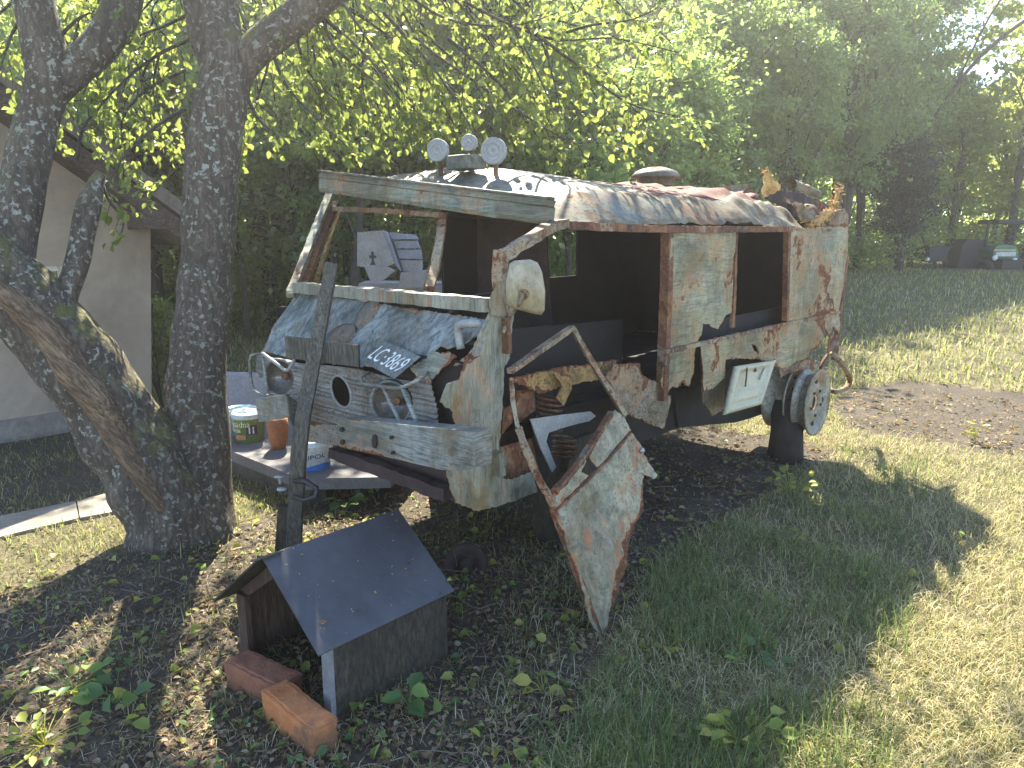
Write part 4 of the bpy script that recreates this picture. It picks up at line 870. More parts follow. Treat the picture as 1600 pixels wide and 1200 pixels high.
# grey locker under door
panel('locker', SS([(948, 592), (958, 569), (1000, 567), (1002, 585), (1030, 600), (1034, 618), (1050, 618), (1038, 670), (1018, 664), (1000, 655), (985, 650), (975, 640), (960, 615)], .03), GREYLOCK, van, .01, jag=.003, wr=.012, wrs=9, seedv=26)
# hatch, wheels
ha, hb, hc, hd = S(1150, 572, -.03), S(1213, 562, -.03), S(1190, 632, -.10), S(1133, 648, -.10)
def HQ(u, v, off=0): 
    p = ha.lerp(hb, u).lerp(hd.lerp(hc, u), v); n = (hb - ha).cross(hd - ha).normalized(); n = n if n.dot(CAM - ha) > 0 else -n; return p + n * off
vs_ = []; N_ = 24
for i in range(N_ + 1):
    for j in range(N_ + 1):
        u, v = i / N_, j / N_; e = min(u, v, 1 - u, 1 - v); off = .008 * sm(.0, .06, e) - .014 * sm(.1, .16, e) + .01 * sm(.55, .6, v) * sm(.16, .2, e)
        vs_.append(HQ(u, v, off))
n_ = len(vs_); vs_ += [HQ((k // (N_ + 1)) / N_, (k % (N_ + 1)) / N_, -.02) for k in range(n_)]
fs_ = [[i * (N_ + 1) + j, i * (N_ + 1) + j + 1, (i + 1) * (N_ + 1) + j + 1, (i + 1) * (N_ + 1) + j] for i in range(N_) for j in range(N_)]; fs_ += [[a + n_ for a in f_[::-1]] for f_ in fs_]
rim_ = [i * (N_ + 1) for i in range(N_ + 1)] + [N_ * (N_ + 1) + j for j in range(1, N_ + 1)] + [i * (N_ + 1) + N_ for i in range(N_ - 1, -1, -1)] + [j for j in range(N_ - 1, 0, -1)]
fs_ += [[rim_[k], rim_[(k + 1) % len(rim_)], rim_[(k + 1) % len(rim_)] + n_, rim_[k] + n_] for k in range(len(rim_))]
hatch = mesh('side_hatch', vs_, fs_, CREAM, van, True)
pipe('latch', [HQ(.25, .08, .008), HQ(.27, .3, .014), HQ(.33, .5, .008)], .005, RUSTM, hatch); pipe('latch', [HQ(.75, .1, .0), HQ(.68, .4, .004)], .005, WHITEP, hatch)
mb = MB(); mb.lathe(HQ(.5, .16, .002), (hb - ha).cross(hd - ha) * -1, [(-.004, .014), (.004, .013), (.006, .001)], 12); mb.build('knob', RUSTM, hatch, True)
def wheel(c, parent, r=.215, wdt=.17):
    ax = -VW
    mb = MB(); mb.lathe(c, ax, [(-.01, .055), (.0, .06), (.004, .09), (.0, .13), (-.012, .15), (-.01, .172), (.012, .18), (.014, r * .94), (.022, r), (.008, r + .002), (-.004, r * .9), (-.03, r * .86), (-.06, r * .80), (-wdt + .05, r * .80), (-wdt + .02, r * .9), (-wdt, r), (-wdt - .006, r * .97), (-wdt + .02, r * .85)], 48)
    o = mb.build('wheel_rim', RIMM, parent, True)
    mb = MB(); a = ax.orthogonal().normalized(); b = ax.cross(a)
    for k in range(5):
        t = k * 2 * math.pi / 5 + .3; mb.lathe(c + (a * math.cos(t) + b * math.sin(t)) * .095, ax, [(0, .011), (.014, .011), (.014, .001)], 6)
    mb.build('wheel_nut', RUSTM, o)
    mb = MB(); mb.lathe(c, ax, [(-.02, .056), (-.02, .001)], 24); mb.build('hub_bore', DARKIN, o)
    for k in range(4):
        t = k * math.pi / 2 + .9; q_ = c + (a * math.cos(t) + b * math.sin(t)) * .155; MB().lathe(q_, ax, [(-.004, .001), (-.0035, .018), (-.02, .018)], 12).build('hand_hole', DARKIN, o)
wc = S(1274, 629, -.06); wheel(wc, van, .24, .085)
wheel(wc + VW * .155 + Vector((0, 0, .012)), van, .235, .15)
mb = MB(); mb.lathe(wc, VW, [(.1, .06), (1.4, .05)], 16, True); mb.build('rear_axle', RUSTM, van, True)
pipe('rear_bumper_pipe', [S(1300, 552, .02), S(1310, 562, .0), S(1322, 578, -.02), S(1328, 596, -.02), S(1322, 606, -.02), S(1306, 612, -.0), S(1290, 606, .1)], .02, RUSTW)
pipe('rear_bracket', [S(1300, 548, .1), S(1288, 562, .1), S(1282, 575, .1)], .014, RUSTM)
panel('wheel_arch', SS([(1215, 574), (1262, 560), (1285, 566), (1280, 576), (1245, 580), (1220, 590)], .04), RUSTW, van, .006, jag=.006, wr=.02, seedv=30)
panel('rear_skirt', SS([(1096, 560), (1134, 560), (1130, 640), (1112, 650), (1100, 630)], .08), GREYLOCK, van, .01, jag=.004, wr=.01, seedv=31)
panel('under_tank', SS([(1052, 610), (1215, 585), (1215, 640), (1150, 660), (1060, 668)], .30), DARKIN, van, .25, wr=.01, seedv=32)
# roof pieces
def roofpt(px, py, wd): return S(px, py, wd)
lb = thing
def lamp(cx, cy, r, wd, name='roof_lamp', mat=WHITEP):
    c_ = roofpt(cx, cy, wd); n_ = (-VS * .75 + Vector((.05, -.6, .0))).normalized()
    mb = MB(); mb.lathe(c_, n_, [(-.05, .02), (-.045, r * .7), (-.02, r), (.01, r * 1.02), (.014, r * .9), (.008, r * .78), (.012, r * .7), (.012, r * .55), (.006, r * .5), (.012, r * .4), (.012, r * .18), (.004, .001)], 32)
    o = mb.build(name, mat, van, True)
    zb = roof_z(.1, wd); mb = MB(); mb.tube([c_ - n_ * .03, Vector((c_.x, c_.y, zb + .0)) - n_ * .03], .012, 8); mb.build('lamp_stem', RUSTM, o, True); return o
lamp(684, 235, .056, .98); lamp(771, 236, .064, .66); lamp(733, 223, .04, .82, 'roof_siren')
cb = roofpt(728, 254, .82); mb = MB(); mb.box(cb, VS, VW, ZU, (.06, .085, .035)); mb.build('siren_base', CABR, van, bevel=.012)
dc = V(1.75, .95, roof_z(1.75, .95)); tgt = roofpt(1025, 272, .85); mb = MB(); base_ = Vector((tgt.x, tgt.y, tgt.z - .03))
mb.lathe(base_, ZU, [(-.05, .12), (.0, .13), (.005, .165), (.02, .165), (.045, .14), (.062, .1), (.075, .05), (.078, .001)], 32); mb.build('roof_vent', CABR, van, True)
# torn skins and foam at the rear of the roof
mb = MB(); ra = roofpt(1232, 290, .22); rb_ = roofpt(1272, 306, .12); vs_ = []
for i in range(13):
    for j in range(13):
        t = i / 12; a = -0.6 + j / 12 * 3.4; c_ = ra.lerp(rb_, t); vs_.append(c_ + Vector((0, 0, 1)) * (.055 * math.sin(a) * (1 - .2 * t)) + (-VW) * (.06 * math.cos(a)) + Vector([noise.noise(c_ * 20 + Vector((a, i, 0))) * .008 for _ in range(3)]))
n_ = len(vs_); mb.add(vs_ + [v - Vector((0, 0, .004)) for v in vs_], [[i * 13 + j, (i + 1) * 13 + j, (i + 1) * 13 + j + 1, i * 13 + j + 1] for i in range(12) for j in range(12)]); mb.build('curled_skin', RAIL, van, True)
def tuft(pts, r, n=260):
    mb = MB(); q = resample(pts, .02)
    mb.tube(q, lerp_list([r * .5, r * .8, r * .6, r * .25], len(q)), 9, nz=.5, nzs=30)
    for k in range(n):
        c_ = random.choice(q) + Vector([random.gauss(0, r * .5) for _ in range(3)]); d = Vector([random.gauss(0, 1) for _ in range(3)]).normalized() * r * .7
        s_ = d.orthogonal().normalized() * r * .25; mb.add([c_ - s_, c_ + s_, c_ + d + s_ * .3, c_ + d - s_ * .5], [[0, 1, 2, 3]])
    return mb.build('foam_tuft', FOAM, van)
tuft([roofpt(1262, 352, .02), roofpt(1280, 344, .0), roofpt(1300, 328, .0), roofpt(1306, 312, .0), roofpt(1311, 293, .0)], .034, 420)
tuft([roofpt(1198, 300, .2), roofpt(1204, 290, .2), roofpt(1200, 277, .2), roofpt(1196, 266, .2)], .022)
panel('curled_skin', SS([(1186, 300), (1200, 268), (1206, 274), (1215, 290), (1210, 302), (1198, 308)], .18), FOAM, van, .004, jag=.002, wr=.04, wrs=12, seedv=40)
panel('curled_skin', SS([(1222, 308), (1240, 312), (1262, 328), (1268, 326), (1276, 332), (1272, 344), (1262, 350), (1250, 344), (1240, 325)], .02), RAIL, van, .004, jag=.002, wr=.03, wrs=12, seedv=41)
panel('curled_skin', SS([(1272, 312), (1300, 326), (1298, 334), (1284, 330)], .1), RUSTROOF, van, .004, jag=.003, wr=.03, wrs=10, seedv=42)
panel('curled_skin', SS([(1128, 292), (1170, 288), (1178, 294), (1150, 300)], .6), RAIL, van, .004, wr=.02, seedv=43)
panel('rear_cap', SS([(1296, 352), (1302, 330), (1318, 326), (1326, 332), (1326, 354)], 0), RAIL, van, .01, wr=.006, seedv=44)
panel('torn_lining', SS([(1190, 303), (1215, 297), (1245, 300), (1290, 316), (1302, 334), (1290, 348), (1250, 348), (1225, 330)], .34), DARKBR, van, .006, jag=.005, wr=.03, seedv=45)
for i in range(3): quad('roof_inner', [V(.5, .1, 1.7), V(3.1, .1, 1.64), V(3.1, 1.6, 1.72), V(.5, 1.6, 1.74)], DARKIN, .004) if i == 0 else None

# ------------------------------------------------------------------ fallen door
T = G(938, 998); A_ = S(795, 585, -.05); B_ = S(968, 640, -.12); dn = (A_ - T).cross(B_ - T).normalized()
if dn.dot(CAM - T) < 0: dn = -dn
def DP(px, py, off=0.0): return onpl(px, py, T + dn * off, dn)
door = thing('torn_off_door', T, 'torn off rusty van door leaning against the front side of the wreck', 'door')
def DD(l, off=0.0): return [DP(a, b, off) for a, b in l]
panel('door_skin', DD([(856, 778), (884, 758), (920, 712), (948, 660), (962, 640), (974, 650), (985, 672), (972, 692), (940, 724), (900, 762), (866, 796)]), DOORM, door, .004, .003, holes=[DD([(908, 738), (914, 722), (919, 712), (924, 722), (936, 733), (928, 741), (922, 748), (918, 742)])], wr=.01, seedv=50)
panel('door_skin', DD([(866, 799), (902, 765), (942, 727), (975, 694), (988, 676), (1000, 694), (1012, 720), (1027, 742), (1022, 748), (1008, 742), (1002, 760), (1003, 780), (1000, 800), (985, 830), (978, 846), (972, 848), (975, 868), (962, 890), (954, 940), (948, 975), (939, 999), (925, 966), (900, 895), (880, 836)]), DOORM, door, .004, .004, wr=.02, wrs=5, seedv=51)
panel('door_inner', DD([(980, 690), (1003, 720), (1006, 800), (985, 840), (968, 930), (952, 960), (960, 800)], -.06), RUSTM, door, .004, .006, wr=.02, seedv=52)
beam('window_frame', DD([(797, 580), (845, 546), (893, 512)]), .03, .02, RUSTW, door, jit=.002)
beam('window_frame', DD([(893, 510), (925, 566), (960, 622), (976, 648)]), .03, .02, RUSTW, door, jit=.002)
beam('window_frame', DD([(799, 590), (803, 640), (820, 705), (850, 770)]), .016, .016, RUSTW, door, jit=.003)
beam('door_edge', DD([(810, 668), (828, 716), (856, 772), (866, 800)]), .035, .02, RUSTW, door, jit=.004)
beam('door_edge', DD([(864, 796), (900, 890), (938, 997)], -.015), .02, .03, RUSTM, door, jit=.002)
beam('window_sill', DD([(866, 768), (905, 722), (955, 645)], .01), .025, .02, RUSTM, door, jit=.002)
beam('seam', DD([(868, 798), (940, 728), (984, 676)], .004), .012, .012, RUSTM, door, jit=.002)
mb = MB(); mb.lathe(DP(1003, 704, .004), dn, [(0, .014), (.008, .012), (.009, .001)], 14); mb.build('handle_boss', plain('dull_steel', (.3, .32, .33), .4, .6), door, True)

# ------------------------------------------------------------------ supports under the van
def block(name, c, ax, ay, h, mat, label, cat, group=None, bevel=.006, jit=.004):
    o = MB().box(Vector(c), ax, ay, ZU, h, jit).build(name, mat, None, bevel=bevel, origin=(c[0], c[1], c[2] - h[2])); tag(o, label, cat, group); return o
lg = G(1228, 716); mb = MB(); mb.tube([lg + Vector((0, 0, -.05)), lg + Vector((.0, 0, .2)), lg + Vector((-.01, .03, .44))], [.13, .105, .1], 16, nz=.2); o = mb.build('log', plain('old_dark_log', (.03, .024, .018), .95, var=.5, bump=.6, bd=.01), None, True, origin=lg); tag(o, 'dark upright log propping the rear axle by the bare rims', 'log')
for i, (l, wd, lab) in enumerate(((.55, .4, 'dark prop block under the van behind the fallen door'), (.6, 1.3, 'dark prop block under the far front end of the van'), (2.3, 1.2, 'dark prop block under the far rear end of the van'))):
    block('prop_block', V(l, wd, .29), VS, VW, (.12, .12, .30), WOODD, lab, 'prop block', None, .01)
rc = G(728, 892) + Vector((0, 0, .035)); t = thing('rusty_hub', G(728, 892), 'dark rusted hub lying in the shade between kennel and van front', 'wheel hub')
mb = MB(); ax = Vector((.1, -.9, .4)); mb.lathe(rc, ax, [(-.1, .085), (-.05, .1), (.0, .105), (.02, .1), (.02, .07), (-.01, .06), (-.01, .03), (.02, .028), (.02, .001)], 28); mb.build('drum', DARKBR, t, True)
mb = MB(); a = ax.normalized().orthogonal(); b = ax.normalized().cross(a)
for k in range(5): mb.lathe(rc + (a * math.cos(k * 1.257) + b * math.sin(k * 1.257)) * .084, ax, [(.02, .008), (.03, .008), (.03, .001)], 6)
mb.build('stud', DARKBR, t)

# ------------------------------------------------------------------ wooden sign post
pb = P(452, 905, 3.3); pb = G(455, 930); ptp = P(518, 412, 3.22)
post = thing('wooden_post', pb, 'tall weathered wooden post with a cross board leaning before the van', 'post')
mb = MB(); q = [pb - Vector((0, 0, .05)), P(467, 710, 3.17), P(484, 600, 3.18), ptp]; mb.tube(resample(q, .12), lerp_list([1, .8], len(resample(q, .12))), 4, rect=(.034, .018), upv=Vector((0, 1, 0)), jit=.002); mb.build('upright', WOOD, post, bevel=.003)
mid = pb.lerp(ptp, .78); dC = mid.y * math.cos(PITCH) + (CAMZ - mid.z) * math.sin(PITCH)
a, b = P(447, 542, dC - .04), P(561, 556, dC - .08); mb = MB(); axx = (b - a).normalized(); mb.box((a + b) / 2, axx, Vector((0, 0, 1)).cross(axx).normalized(), ZU, ((b - a).length / 2, .012, .048), .002); mb.build('cross_board', WOOD, post, bevel=.003)
pb2 = G(440, 935); mb = MB(); mb.tube([pb2, P(450, 790, 3.32)], 1, 4, rect=(.04, .02), upv=Vector((0, 1, 0))); mb.build('brace_stake', WOODD, post, bevel=.003)
cl = [P(462, 752, 3.17), P(478, 752, 3.12), P(495, 763, 3.1), P(494, 776, 3.1), P(476, 782, 3.12), P(460, 776, 3.17)]
MB().tube(cl, .011, 6).build('iron_hook', plain('dark_iron', (.04, .04, .045), .5, .5), post, True)
mb = MB(); mb.lathe(P(437, 745, 3.15), ZU, [(-.03, .006), (.0, .008), (.002, .024), (.006, .002)], 16); mb.lathe(P(440, 765, 3.15), ZU, [(0, .02), (.006, .018), (.008, .001)], 16); mb.build('insulator', WHITEP, post, True)

# ------------------------------------------------------------------ kennel
KB = G(525, 1130); ka = Vector((.67, .74, 0)).normalized(); kb = Vector((-.74, .67, 0)).normalized()
ken = thing('kennel', KB + ka * .27 + kb * .3, 'small dark wooden kennel with black sheet roof in the foreground', 'kennel')
def K(a, b, z): return KB + ka * a + kb * b + Vector((0, 0, z))
KW, KD, KH, KR = .60, .52, .295, .525
def board(name, pts, n, th, mat, parent=ken):
    n = n.normalized() * th; v = [Vector(p) for p in pts]; m = len(v)
    me_ = MB(); me_.add(v + [p - n for p in v], [list(range(m))] + [[m + i for i in range(m)][::-1]] + [[i, i + m, (i + 1) % m + m, (i + 1) % m] for i in range(m)]); return me_.build(name, mat, parent, bevel=.002)
board('side_wall', [K(0, 0, -.02), K(KD, 0, -.02), K(KD, 0, KH), K(0, 0, KH)], -kb, .015, WOODD)
board('side_wall', [K(0, KW, -.02), K(0, KW, KH), K(KD, KW, KH), K(KD, KW, -.02)], kb, .015, WOODR)
board('back_wall', [K(KD, 0.016, -.02), K(KD, KW - .016, -.02), K(KD, KW - .016, KH), K(KD, KW / 2, KR - .01), K(KD, .016, KH)], ka, .015, WOODD)
board('floor', [K(.02, .02, .012), K(KD - .02, .02, .012), K(KD - .02, KW - .02, .012), K(.02, KW - .02, .012)], ZU, .012, WOODD)
mb = MB()
mb.box(K(-.008, .018, KH / 2 - .01), ka, kb, ZU, (.01, .022, KH / 2 - .005)); fpost = mb.build('corner_post', plain('grey_board', (.17, .175, .18), .8), ken, bevel=.002)
mb = MB(); mb.box(K(-.008, KW - .03, KH / 2 - .01), ka, kb, ZU, (.012, .032, KH / 2)); mb.build('corner_post', WOODR, ken, bevel=.002)
board('gable_board', [K(-.008, KW - .01, KH), K(-.008, KW - .07, KH - .005), K(-.008, KW / 2, KR - .075), K(-.008, .06, KH - .02), K(-.008, .0, KH - .01), K(-.008, KW / 2, KR - .012)], -ka, .014, WOODR)
def ksheet():
    t = NT('black_sheet_roof'); c = t.coords(); n1 = t.noise(c, 7, 6, .65); sp = t.noise(c, 75, 2, .5); sc_ = t.noise(t.coords((3, 30, 3)), 6, 4)
    col = t.ramp(n1, [(.3, (.035, .036, .042)), (.7, (.065, .066, .075))]); col = t.mix(t.ramp(sp, [(.74, 0.0), (.76, 1.0)]), col, (.4, .4, .38)); col = t.mix(t.ramp(sc_, [(.62, 0.0), (.7, .4)]), col, (.12, .11, .1))
    return t.finish(col, t.ramp(n1, [(.3, .32), (.7, .5)]), 0, t.bump(n1, .1, .01))
KS = ksheet(); ov = .065; ob = .022; sl = (KR - KH) / (KW / 2); n1 = Vector(-kb * 1 + ZU * (1 / sl)).normalized(); n2 = Vector(kb + ZU / sl).normalized()
n1 = (-kb * sl + ZU).normalized(); n2 = (kb * sl + ZU).normalized()
board('roof_sheet', [K(-ov, -ob, KH - ob * sl + .014), K(KD + ob, -ob, KH - ob * sl + .014), K(KD + ob, KW / 2, KR + .014), K(-ov, KW / 2, KR + .014)], n1, .008, KS)
board('roof_sheet', [K(-ov - .02, KW / 2 + .004, KR + .008), K(KD + ob, KW / 2 + .004, KR + .008), K(KD + ob, KW + ob + .04, KH - (ob + .04) * sl + .008), K(-ov - .02, KW + ob + .04, KH - (ob + .04) * sl + .008)], n2, .008, WOODD)
board('roof_lath', [K(-ov - .03, KW / 2 - .02, KR + .02), K(-ov + .07, KW / 2 - .02, KR + .02), K(-ov + .07, KW / 2 + .03, KR), K(-ov - .03, KW / 2 + .03, KR)], ZU, .006, WOOD)
lf_ = []
for k in range(14):
    u, v_ = random.random(), random.random(); p_ = K(-ov + (KD + ov + ob) * u, -ob + (KW / 2 + ob) * v_, 0); p_.z = KH + (v_ * (KW / 2 + ob) - ob) * sl + .022 + KB.z; lf_.append(tuple(p_))
lf_ = np.array(lf_); m_ = len(lf_); ob_ = link('fallen_leaves', leaves_mesh('fallen_leaves', lf_, rv(m_) * np.array([[1, 1, .15]]), np.tile(np.array([tuple(n1)]), (m_, 1)) + rv(m_, .15), rng.uniform(.008, .028, m_), .6, .4), LITTER); tag(ob_, 'small dry leaves lying on the black kennel roof', 'fallen leaves', kind='stuff')
# bricks
def brickm(name, a, b):
    t = NT(name); c = t.coords(); n1 = t.noise(c, 9, 8, .7); n2 = t.noise(c, 60, 5, .7); col = t.ramp(n1, [(.35, a), (.6, b)]); col = t.mix(t.ramp(t.noise(c, 5, 5, .6), [(.5, 0.0), (.62, .75)]), col, (.1, .055, .035))
    return t.finish(col, .9, 0, t.bump(t.math('ADD', n2, n1), .8, .008))
BR1 = brickm('orange_brick', (.42, .13, .04), (.5, .2, .07)); BR2 = brickm('brown_brick', (.2, .08, .045), (.32, .12, .06))
def brick(p0, p1, hh, th, mat, label):
    d = (p1 - p0); L = d.length; d.normalize(); s_ = Vector((-d.y, d.x, 0)); 
    if s_.y < 0: s_ = -s_
    c_ = (p0 + p1) / 2 + s_ * th / 2 + Vector((0, 0, hh / 2 - .005)); bm = bmesh.new(); bmesh.ops.create_cube(bm, size=1); bmesh.ops.subdivide_edges(bm, edges=bm.edges[:], cuts=12, use_grid_fill=True)
    for v in bm.verts:
        q = Vector((v.co.x * L, v.co.y * th, v.co.z * hh)); ed = sum(1 for k, h in enumerate((L, th, hh)) if abs(abs(q[k]) - h / 2) < .012); amp = .006 if ed > 1 else .0025
        q -= Vector([math.copysign(1, q[k]) * (.003 if ed > 1 else 0) for k in range(3)]); q += Vector((noise.noise(q * 25), noise.noise(q * 25 + Vector((9, 0, 0))), noise.noise(q * 25 + Vector((0, 9, 0))))) * amp
        v.co = d * q.x + s_ * q.y + ZU * q.z
    me_ = bpy.data.meshes.new('brick'); bm.to_mesh(me_); bm.free(); me_.shade_smooth() if False else None
    base = c_ - Vector((0, 0, hh / 2)); me_.transform(Matrix.Translation(Vector((0, 0, hh / 2)))); o = bpy.data.objects.new('brick', me_); sc.collection.objects.link(o); o.location = base; me_.materials.append(mat); tag(o, label, 'brick', None); return o
brick(G(410, 1122), G(488, 1192), .115, .10, BR1, 'bright orange brick lying nearest the camera before the kennel mouth')
brick(G(352, 1072), G(418, 1125) + Vector((.03, .035, 0)), .105, .11, BR2, 'dull brown brick behind the orange brick at the kennel mouth')

# ------------------------------------------------------------------ platform with buckets
PZ = .20
pf = thing('concrete_platform', G(420, 700, 0), 'low grey concrete platform behind the tree carrying paint buckets', 'platform')
panel('slab', [G(a, b, PZ) for a, b in ((268, 668), (470, 748), (610, 745), (660, 690), (430, 652), (330, 650))], plain('grey_concrete', (.13, .125, .135), .8, var=.25, scale=5, bump=.4), pf, .07, wr=.002, res=.15)
mb = MB(); e0, e1 = G(275, 676, PZ), G(468, 746, PZ); dd = (e1 - e0).normalized(); nn_ = Vector((-dd.y, dd.x, 0)); mb.box((e0 + e1) / 2 + nn_ * .12 - Vector((0, 0, PZ / 2 + .045)), dd, nn_, ZU, ((e1 - e0).length / 2, .06, .07)); mb.build('base', plain('mossy_base', (.08, .075, .06), .9, var=.4, bump=.6), pf)
w0, w1 = G(330, 690, 0), G(470, 668, 0); c_ = (G(342, 680, PZ) + G(425, 655, PZ)) / 2
wl_ = G(395, 640, PZ); block('low_wall', (wl_.x, wl_.y + .15, PZ + .12), Vector((.93, -.1, 0)).normalized(), Vector((.1, .93, 0)).normalized(), (.42, .06, .15), plain('lilac_plaster', (.34, .33, .37), .85, var=.15), 'low pale lilac plastered wall at the back of the platform', 'wall')
def bucket(c, r, h, mat, lidm, label, name='paint_bucket', lid=True, taper=.88):
    t = thing(name, c, label, 'bucket'); mb = MB(); mb.lathe(c, ZU, [(0, .001), (0, r * taper), (h * .85, r * .98), (h * .86, r * 1.03), (h * .97, r * 1.03), (h, r)], 36); mb.build('tub', mat, t, True)
    if lid: mb = MB(); mb.lathe(c + Vector((0, 0, h)), ZU, [(-.02, r * 1.05), (.008, r * 1.06), (.012, r * .98), (.006, r * .92), (.006, .001)], 36); mb.build('lid', lidm, t, True)
    return t
def wrap_text(s, t, c, r, zc, hgt, ang0, width, mat, slant=0):
    me = text_mesh(s); xs = [v.co.x for v in me.vertices]; ys = [v.co.y for v in me.vertices]; x0, x1, y0, y1 = min(xs), max(xs), min(ys), max(ys)
    for v in me.vertices:
        u = (v.co.x - x0) / (x1 - x0) - .5; w_ = (v.co.y - y0) / (y1 - y0) - .5; a = ang0 + u * width / r
        v.co = c + Vector((math.sin(a) * r, -math.cos(a) * r, zc + w_ * hgt + slant * u))
    o = link('lettering', me, mat, t); return o
def wrap_patch(t, c, r, z0, z1, a0, a1, mat, name='label_patch'):
    mb = MB(); n = 14; vs = []
    for i in range(n + 1):
        a = a0 + (a1 - a0) * i / n; vs += [c + Vector((math.sin(a) * r, -math.cos(a) * r, z)) for z in (z0, z1)]
    mb.add(vs, [[2 * i, 2 * i + 2, 2 * i + 3, 2 * i + 1] for i in range(n)]); return mb.build(name, mat, t)
bc = G(391, 687, PZ); Sz = (bc - CAM).length / F
b1 = bucket(bc, 23 * Sz, 40 * Sz, plain('yellow_green_plastic', (.26, .36, .14), .4, var=.1), plain('pale_lid', (.55, .68, .66), .4, var=.05), 'yellow green paint tub with a house picture and pale lid on the platform')
r_ = 23 * Sz; wrap_text('Fasadna', b1, bc, r_ * 1.005 + .003, 29 * Sz, 9 * Sz, -.35, r_ * 1.5, plain('ochre_letter', (.9, .86, .6), .5)); wrap_text('boja', b1, bc, r_ * .99 + .003, 19 * Sz, 8 * Sz, -.6, r_ * .8, plain('ochre_letter_2', (.9, .86, .6), .5))
wrap_patch(b1, bc, r_ + .0035, 13 * Sz, 27 * Sz, .15, .8, plain('picture_navy', (.03, .04, .09), .5)); wrap_patch(b1, bc, r_ * .985 + .003, 6 * Sz, 13 * Sz, -.6, .1, plain('picture_orange', (.5, .22, .1), .5))
wrap_patch(b1, bc, r_ + .0055, 15 * Sz, 25 * Sz, .3, .38, plain('picture_white', (.7, .7, .65), .5)); wrap_patch(b1, bc, r_ + .0055, 15 * Sz, 25 * Sz, .52, .6, bpy.data.materials['picture_white'])
bc = G(378, 676, PZ); bucket(bc, 24 * Sz, 36 * Sz, plain('sky_blue_plastic', (.2, .35, .52), .4, var=.08), plain('aqua_lid', (.45, .66, .7), .4, var=.05), 'plain light blue tub with aqua lid behind the picture tub')
bc = G(336, 696, PZ); bucket(bc, 6 * Sz, 16 * Sz, plain('cup_white', (.6, .6, .58), .5), plain('cup_lid', (.5, .6, .62), .5), 'tiny white lidded cup at the left end of the platform', 'cup')
bc = G(436, 700, PZ); t = thing('clay_pot', bc, 'orange brown clay pot hanging out below the far bumper on the platform', 'pot'); mb = MB(); mb.lathe(bc, ZU, [(0, .001), (0, 9 * Sz), (14 * Sz, 13 * Sz), (32 * Sz, 15 * Sz), (44 * Sz, 14 * Sz), (44 * Sz, 12 * Sz), (20 * Sz, 10 * Sz)], 28); mb.build('body', plain('terracotta', (.42, .15, .06), .7), t, True)
bc = G(494, 734, PZ * .9); Sz = (bc - CAM).length / F; blu = plain('bright_blue_plastic', (.04, .16, .5), .35, var=.1); r_ = 23 * Sz
b2 = bucket(bc, r_, 46 * Sz, plain('white_plastic', (.7, .75, .8), .35, var=.04), plain('white_lid', (.7, .74, .76), .4, var=.04), 'white and blue paint bucket with dark lettering under the van nose', 'paint_bucket')
wrap_text('JUPOL', b2, bc, r_ * .985 + .003, 25 * Sz, 9 * Sz, .12, r_ * 1.6, plain('navy_letter', (.02, .03, .08), .5), .02)
mb = MB(); n = 40; vs = []
for i in range(n + 1):
    a = -2.4 + 4.8 * i / n; rr0 = r_ * .885 + .002; zt_ = (7 + 8 * (.5 + .5 * math.sin(a * 1.6 + .2))) * Sz
    for k in range(4): z = zt_ * k / 3; rx = r_ * (.88 + .1 * z / (39 * Sz)) + .003; vs.append(bc + Vector((math.sin(a) * rx, -math.cos(a) * rx, z + .001)))
mb.add(vs, [[4 * i + k, 4 * i + 4 + k, 4 * i + 5 + k, 4 * i + 1 + k] for i in range(n) for k in range(3)]); mb.build('label_patch', blu, b2, True)

# ------------------------------------------------------------------ pale stone monument beyond the van
MD = 7.2
def MO(px, py, off=0): return onpl(px, py, Vector((0, MD - off, 0)), Vector((0, 1, 0)))
mz = MO(610, 470); mon = thing('stone_monument', (mz.x, MD, gz(mz.x, MD)), 'pale stone block monument with small dark cross seen through the windscreen', 'monument')
STONE = plain('pale_stone', (.33, .32, .32), .85, var=.15, scale=9, bump=.4); STONB = plain('bluish_stone', (.27, .29, .35), .8, var=.12, scale=9, bump=.4)
def slabm(name, l, off, mat, th=.12): return board(name, [MO(a, b, off) for a, b in l], Vector((0, -1, 0)), th, mat, mon)
slabm('stone_block', [(558, 363), (596, 360), (606, 382), (616, 412), (600, 418), (572, 418), (558, 416)], .12, STONE)
slabm('stone_block', [(597, 361), (606, 366), (626, 424), (616, 412), (606, 384)], .1, STONB, .2)
slabm('stone_block', [(608, 363), (648, 367), (652, 374), (612, 374)], .03, STONB); slabm('stone_block', [(614, 376), (650, 376), (655, 388), (618, 388)], .02, STONB)
slabm('stone_block', [(620, 390), (656, 390), (658, 405), (624, 404)], .03, STONB); slabm('stone_block', [(625, 406), (658, 407), (658, 424), (630, 424)], .02, STONE)
slabm('stone_block', [(570, 419), (604, 416), (618, 423), (596, 440), (580, 442)], .15, STONE); slabm('stone_block', [(626, 426), (668, 422), (668, 450), (622, 450)], .08, STONE)
slabm('base', [(560, 443), (690, 443), (700, 640), (550, 640)], -.15, STONE, .4)
bl_ = plain('black_inlay', (.02, .02, .03), .5)
slabm('cross', [(580, 393), (584, 393), (584, 399), (588, 400), (588, 403), (584, 403), (584, 407), (587, 414), (578, 414), (581, 407), (580, 403), (577, 403), (577, 399), (580, 399)], .125, bl_, .01)

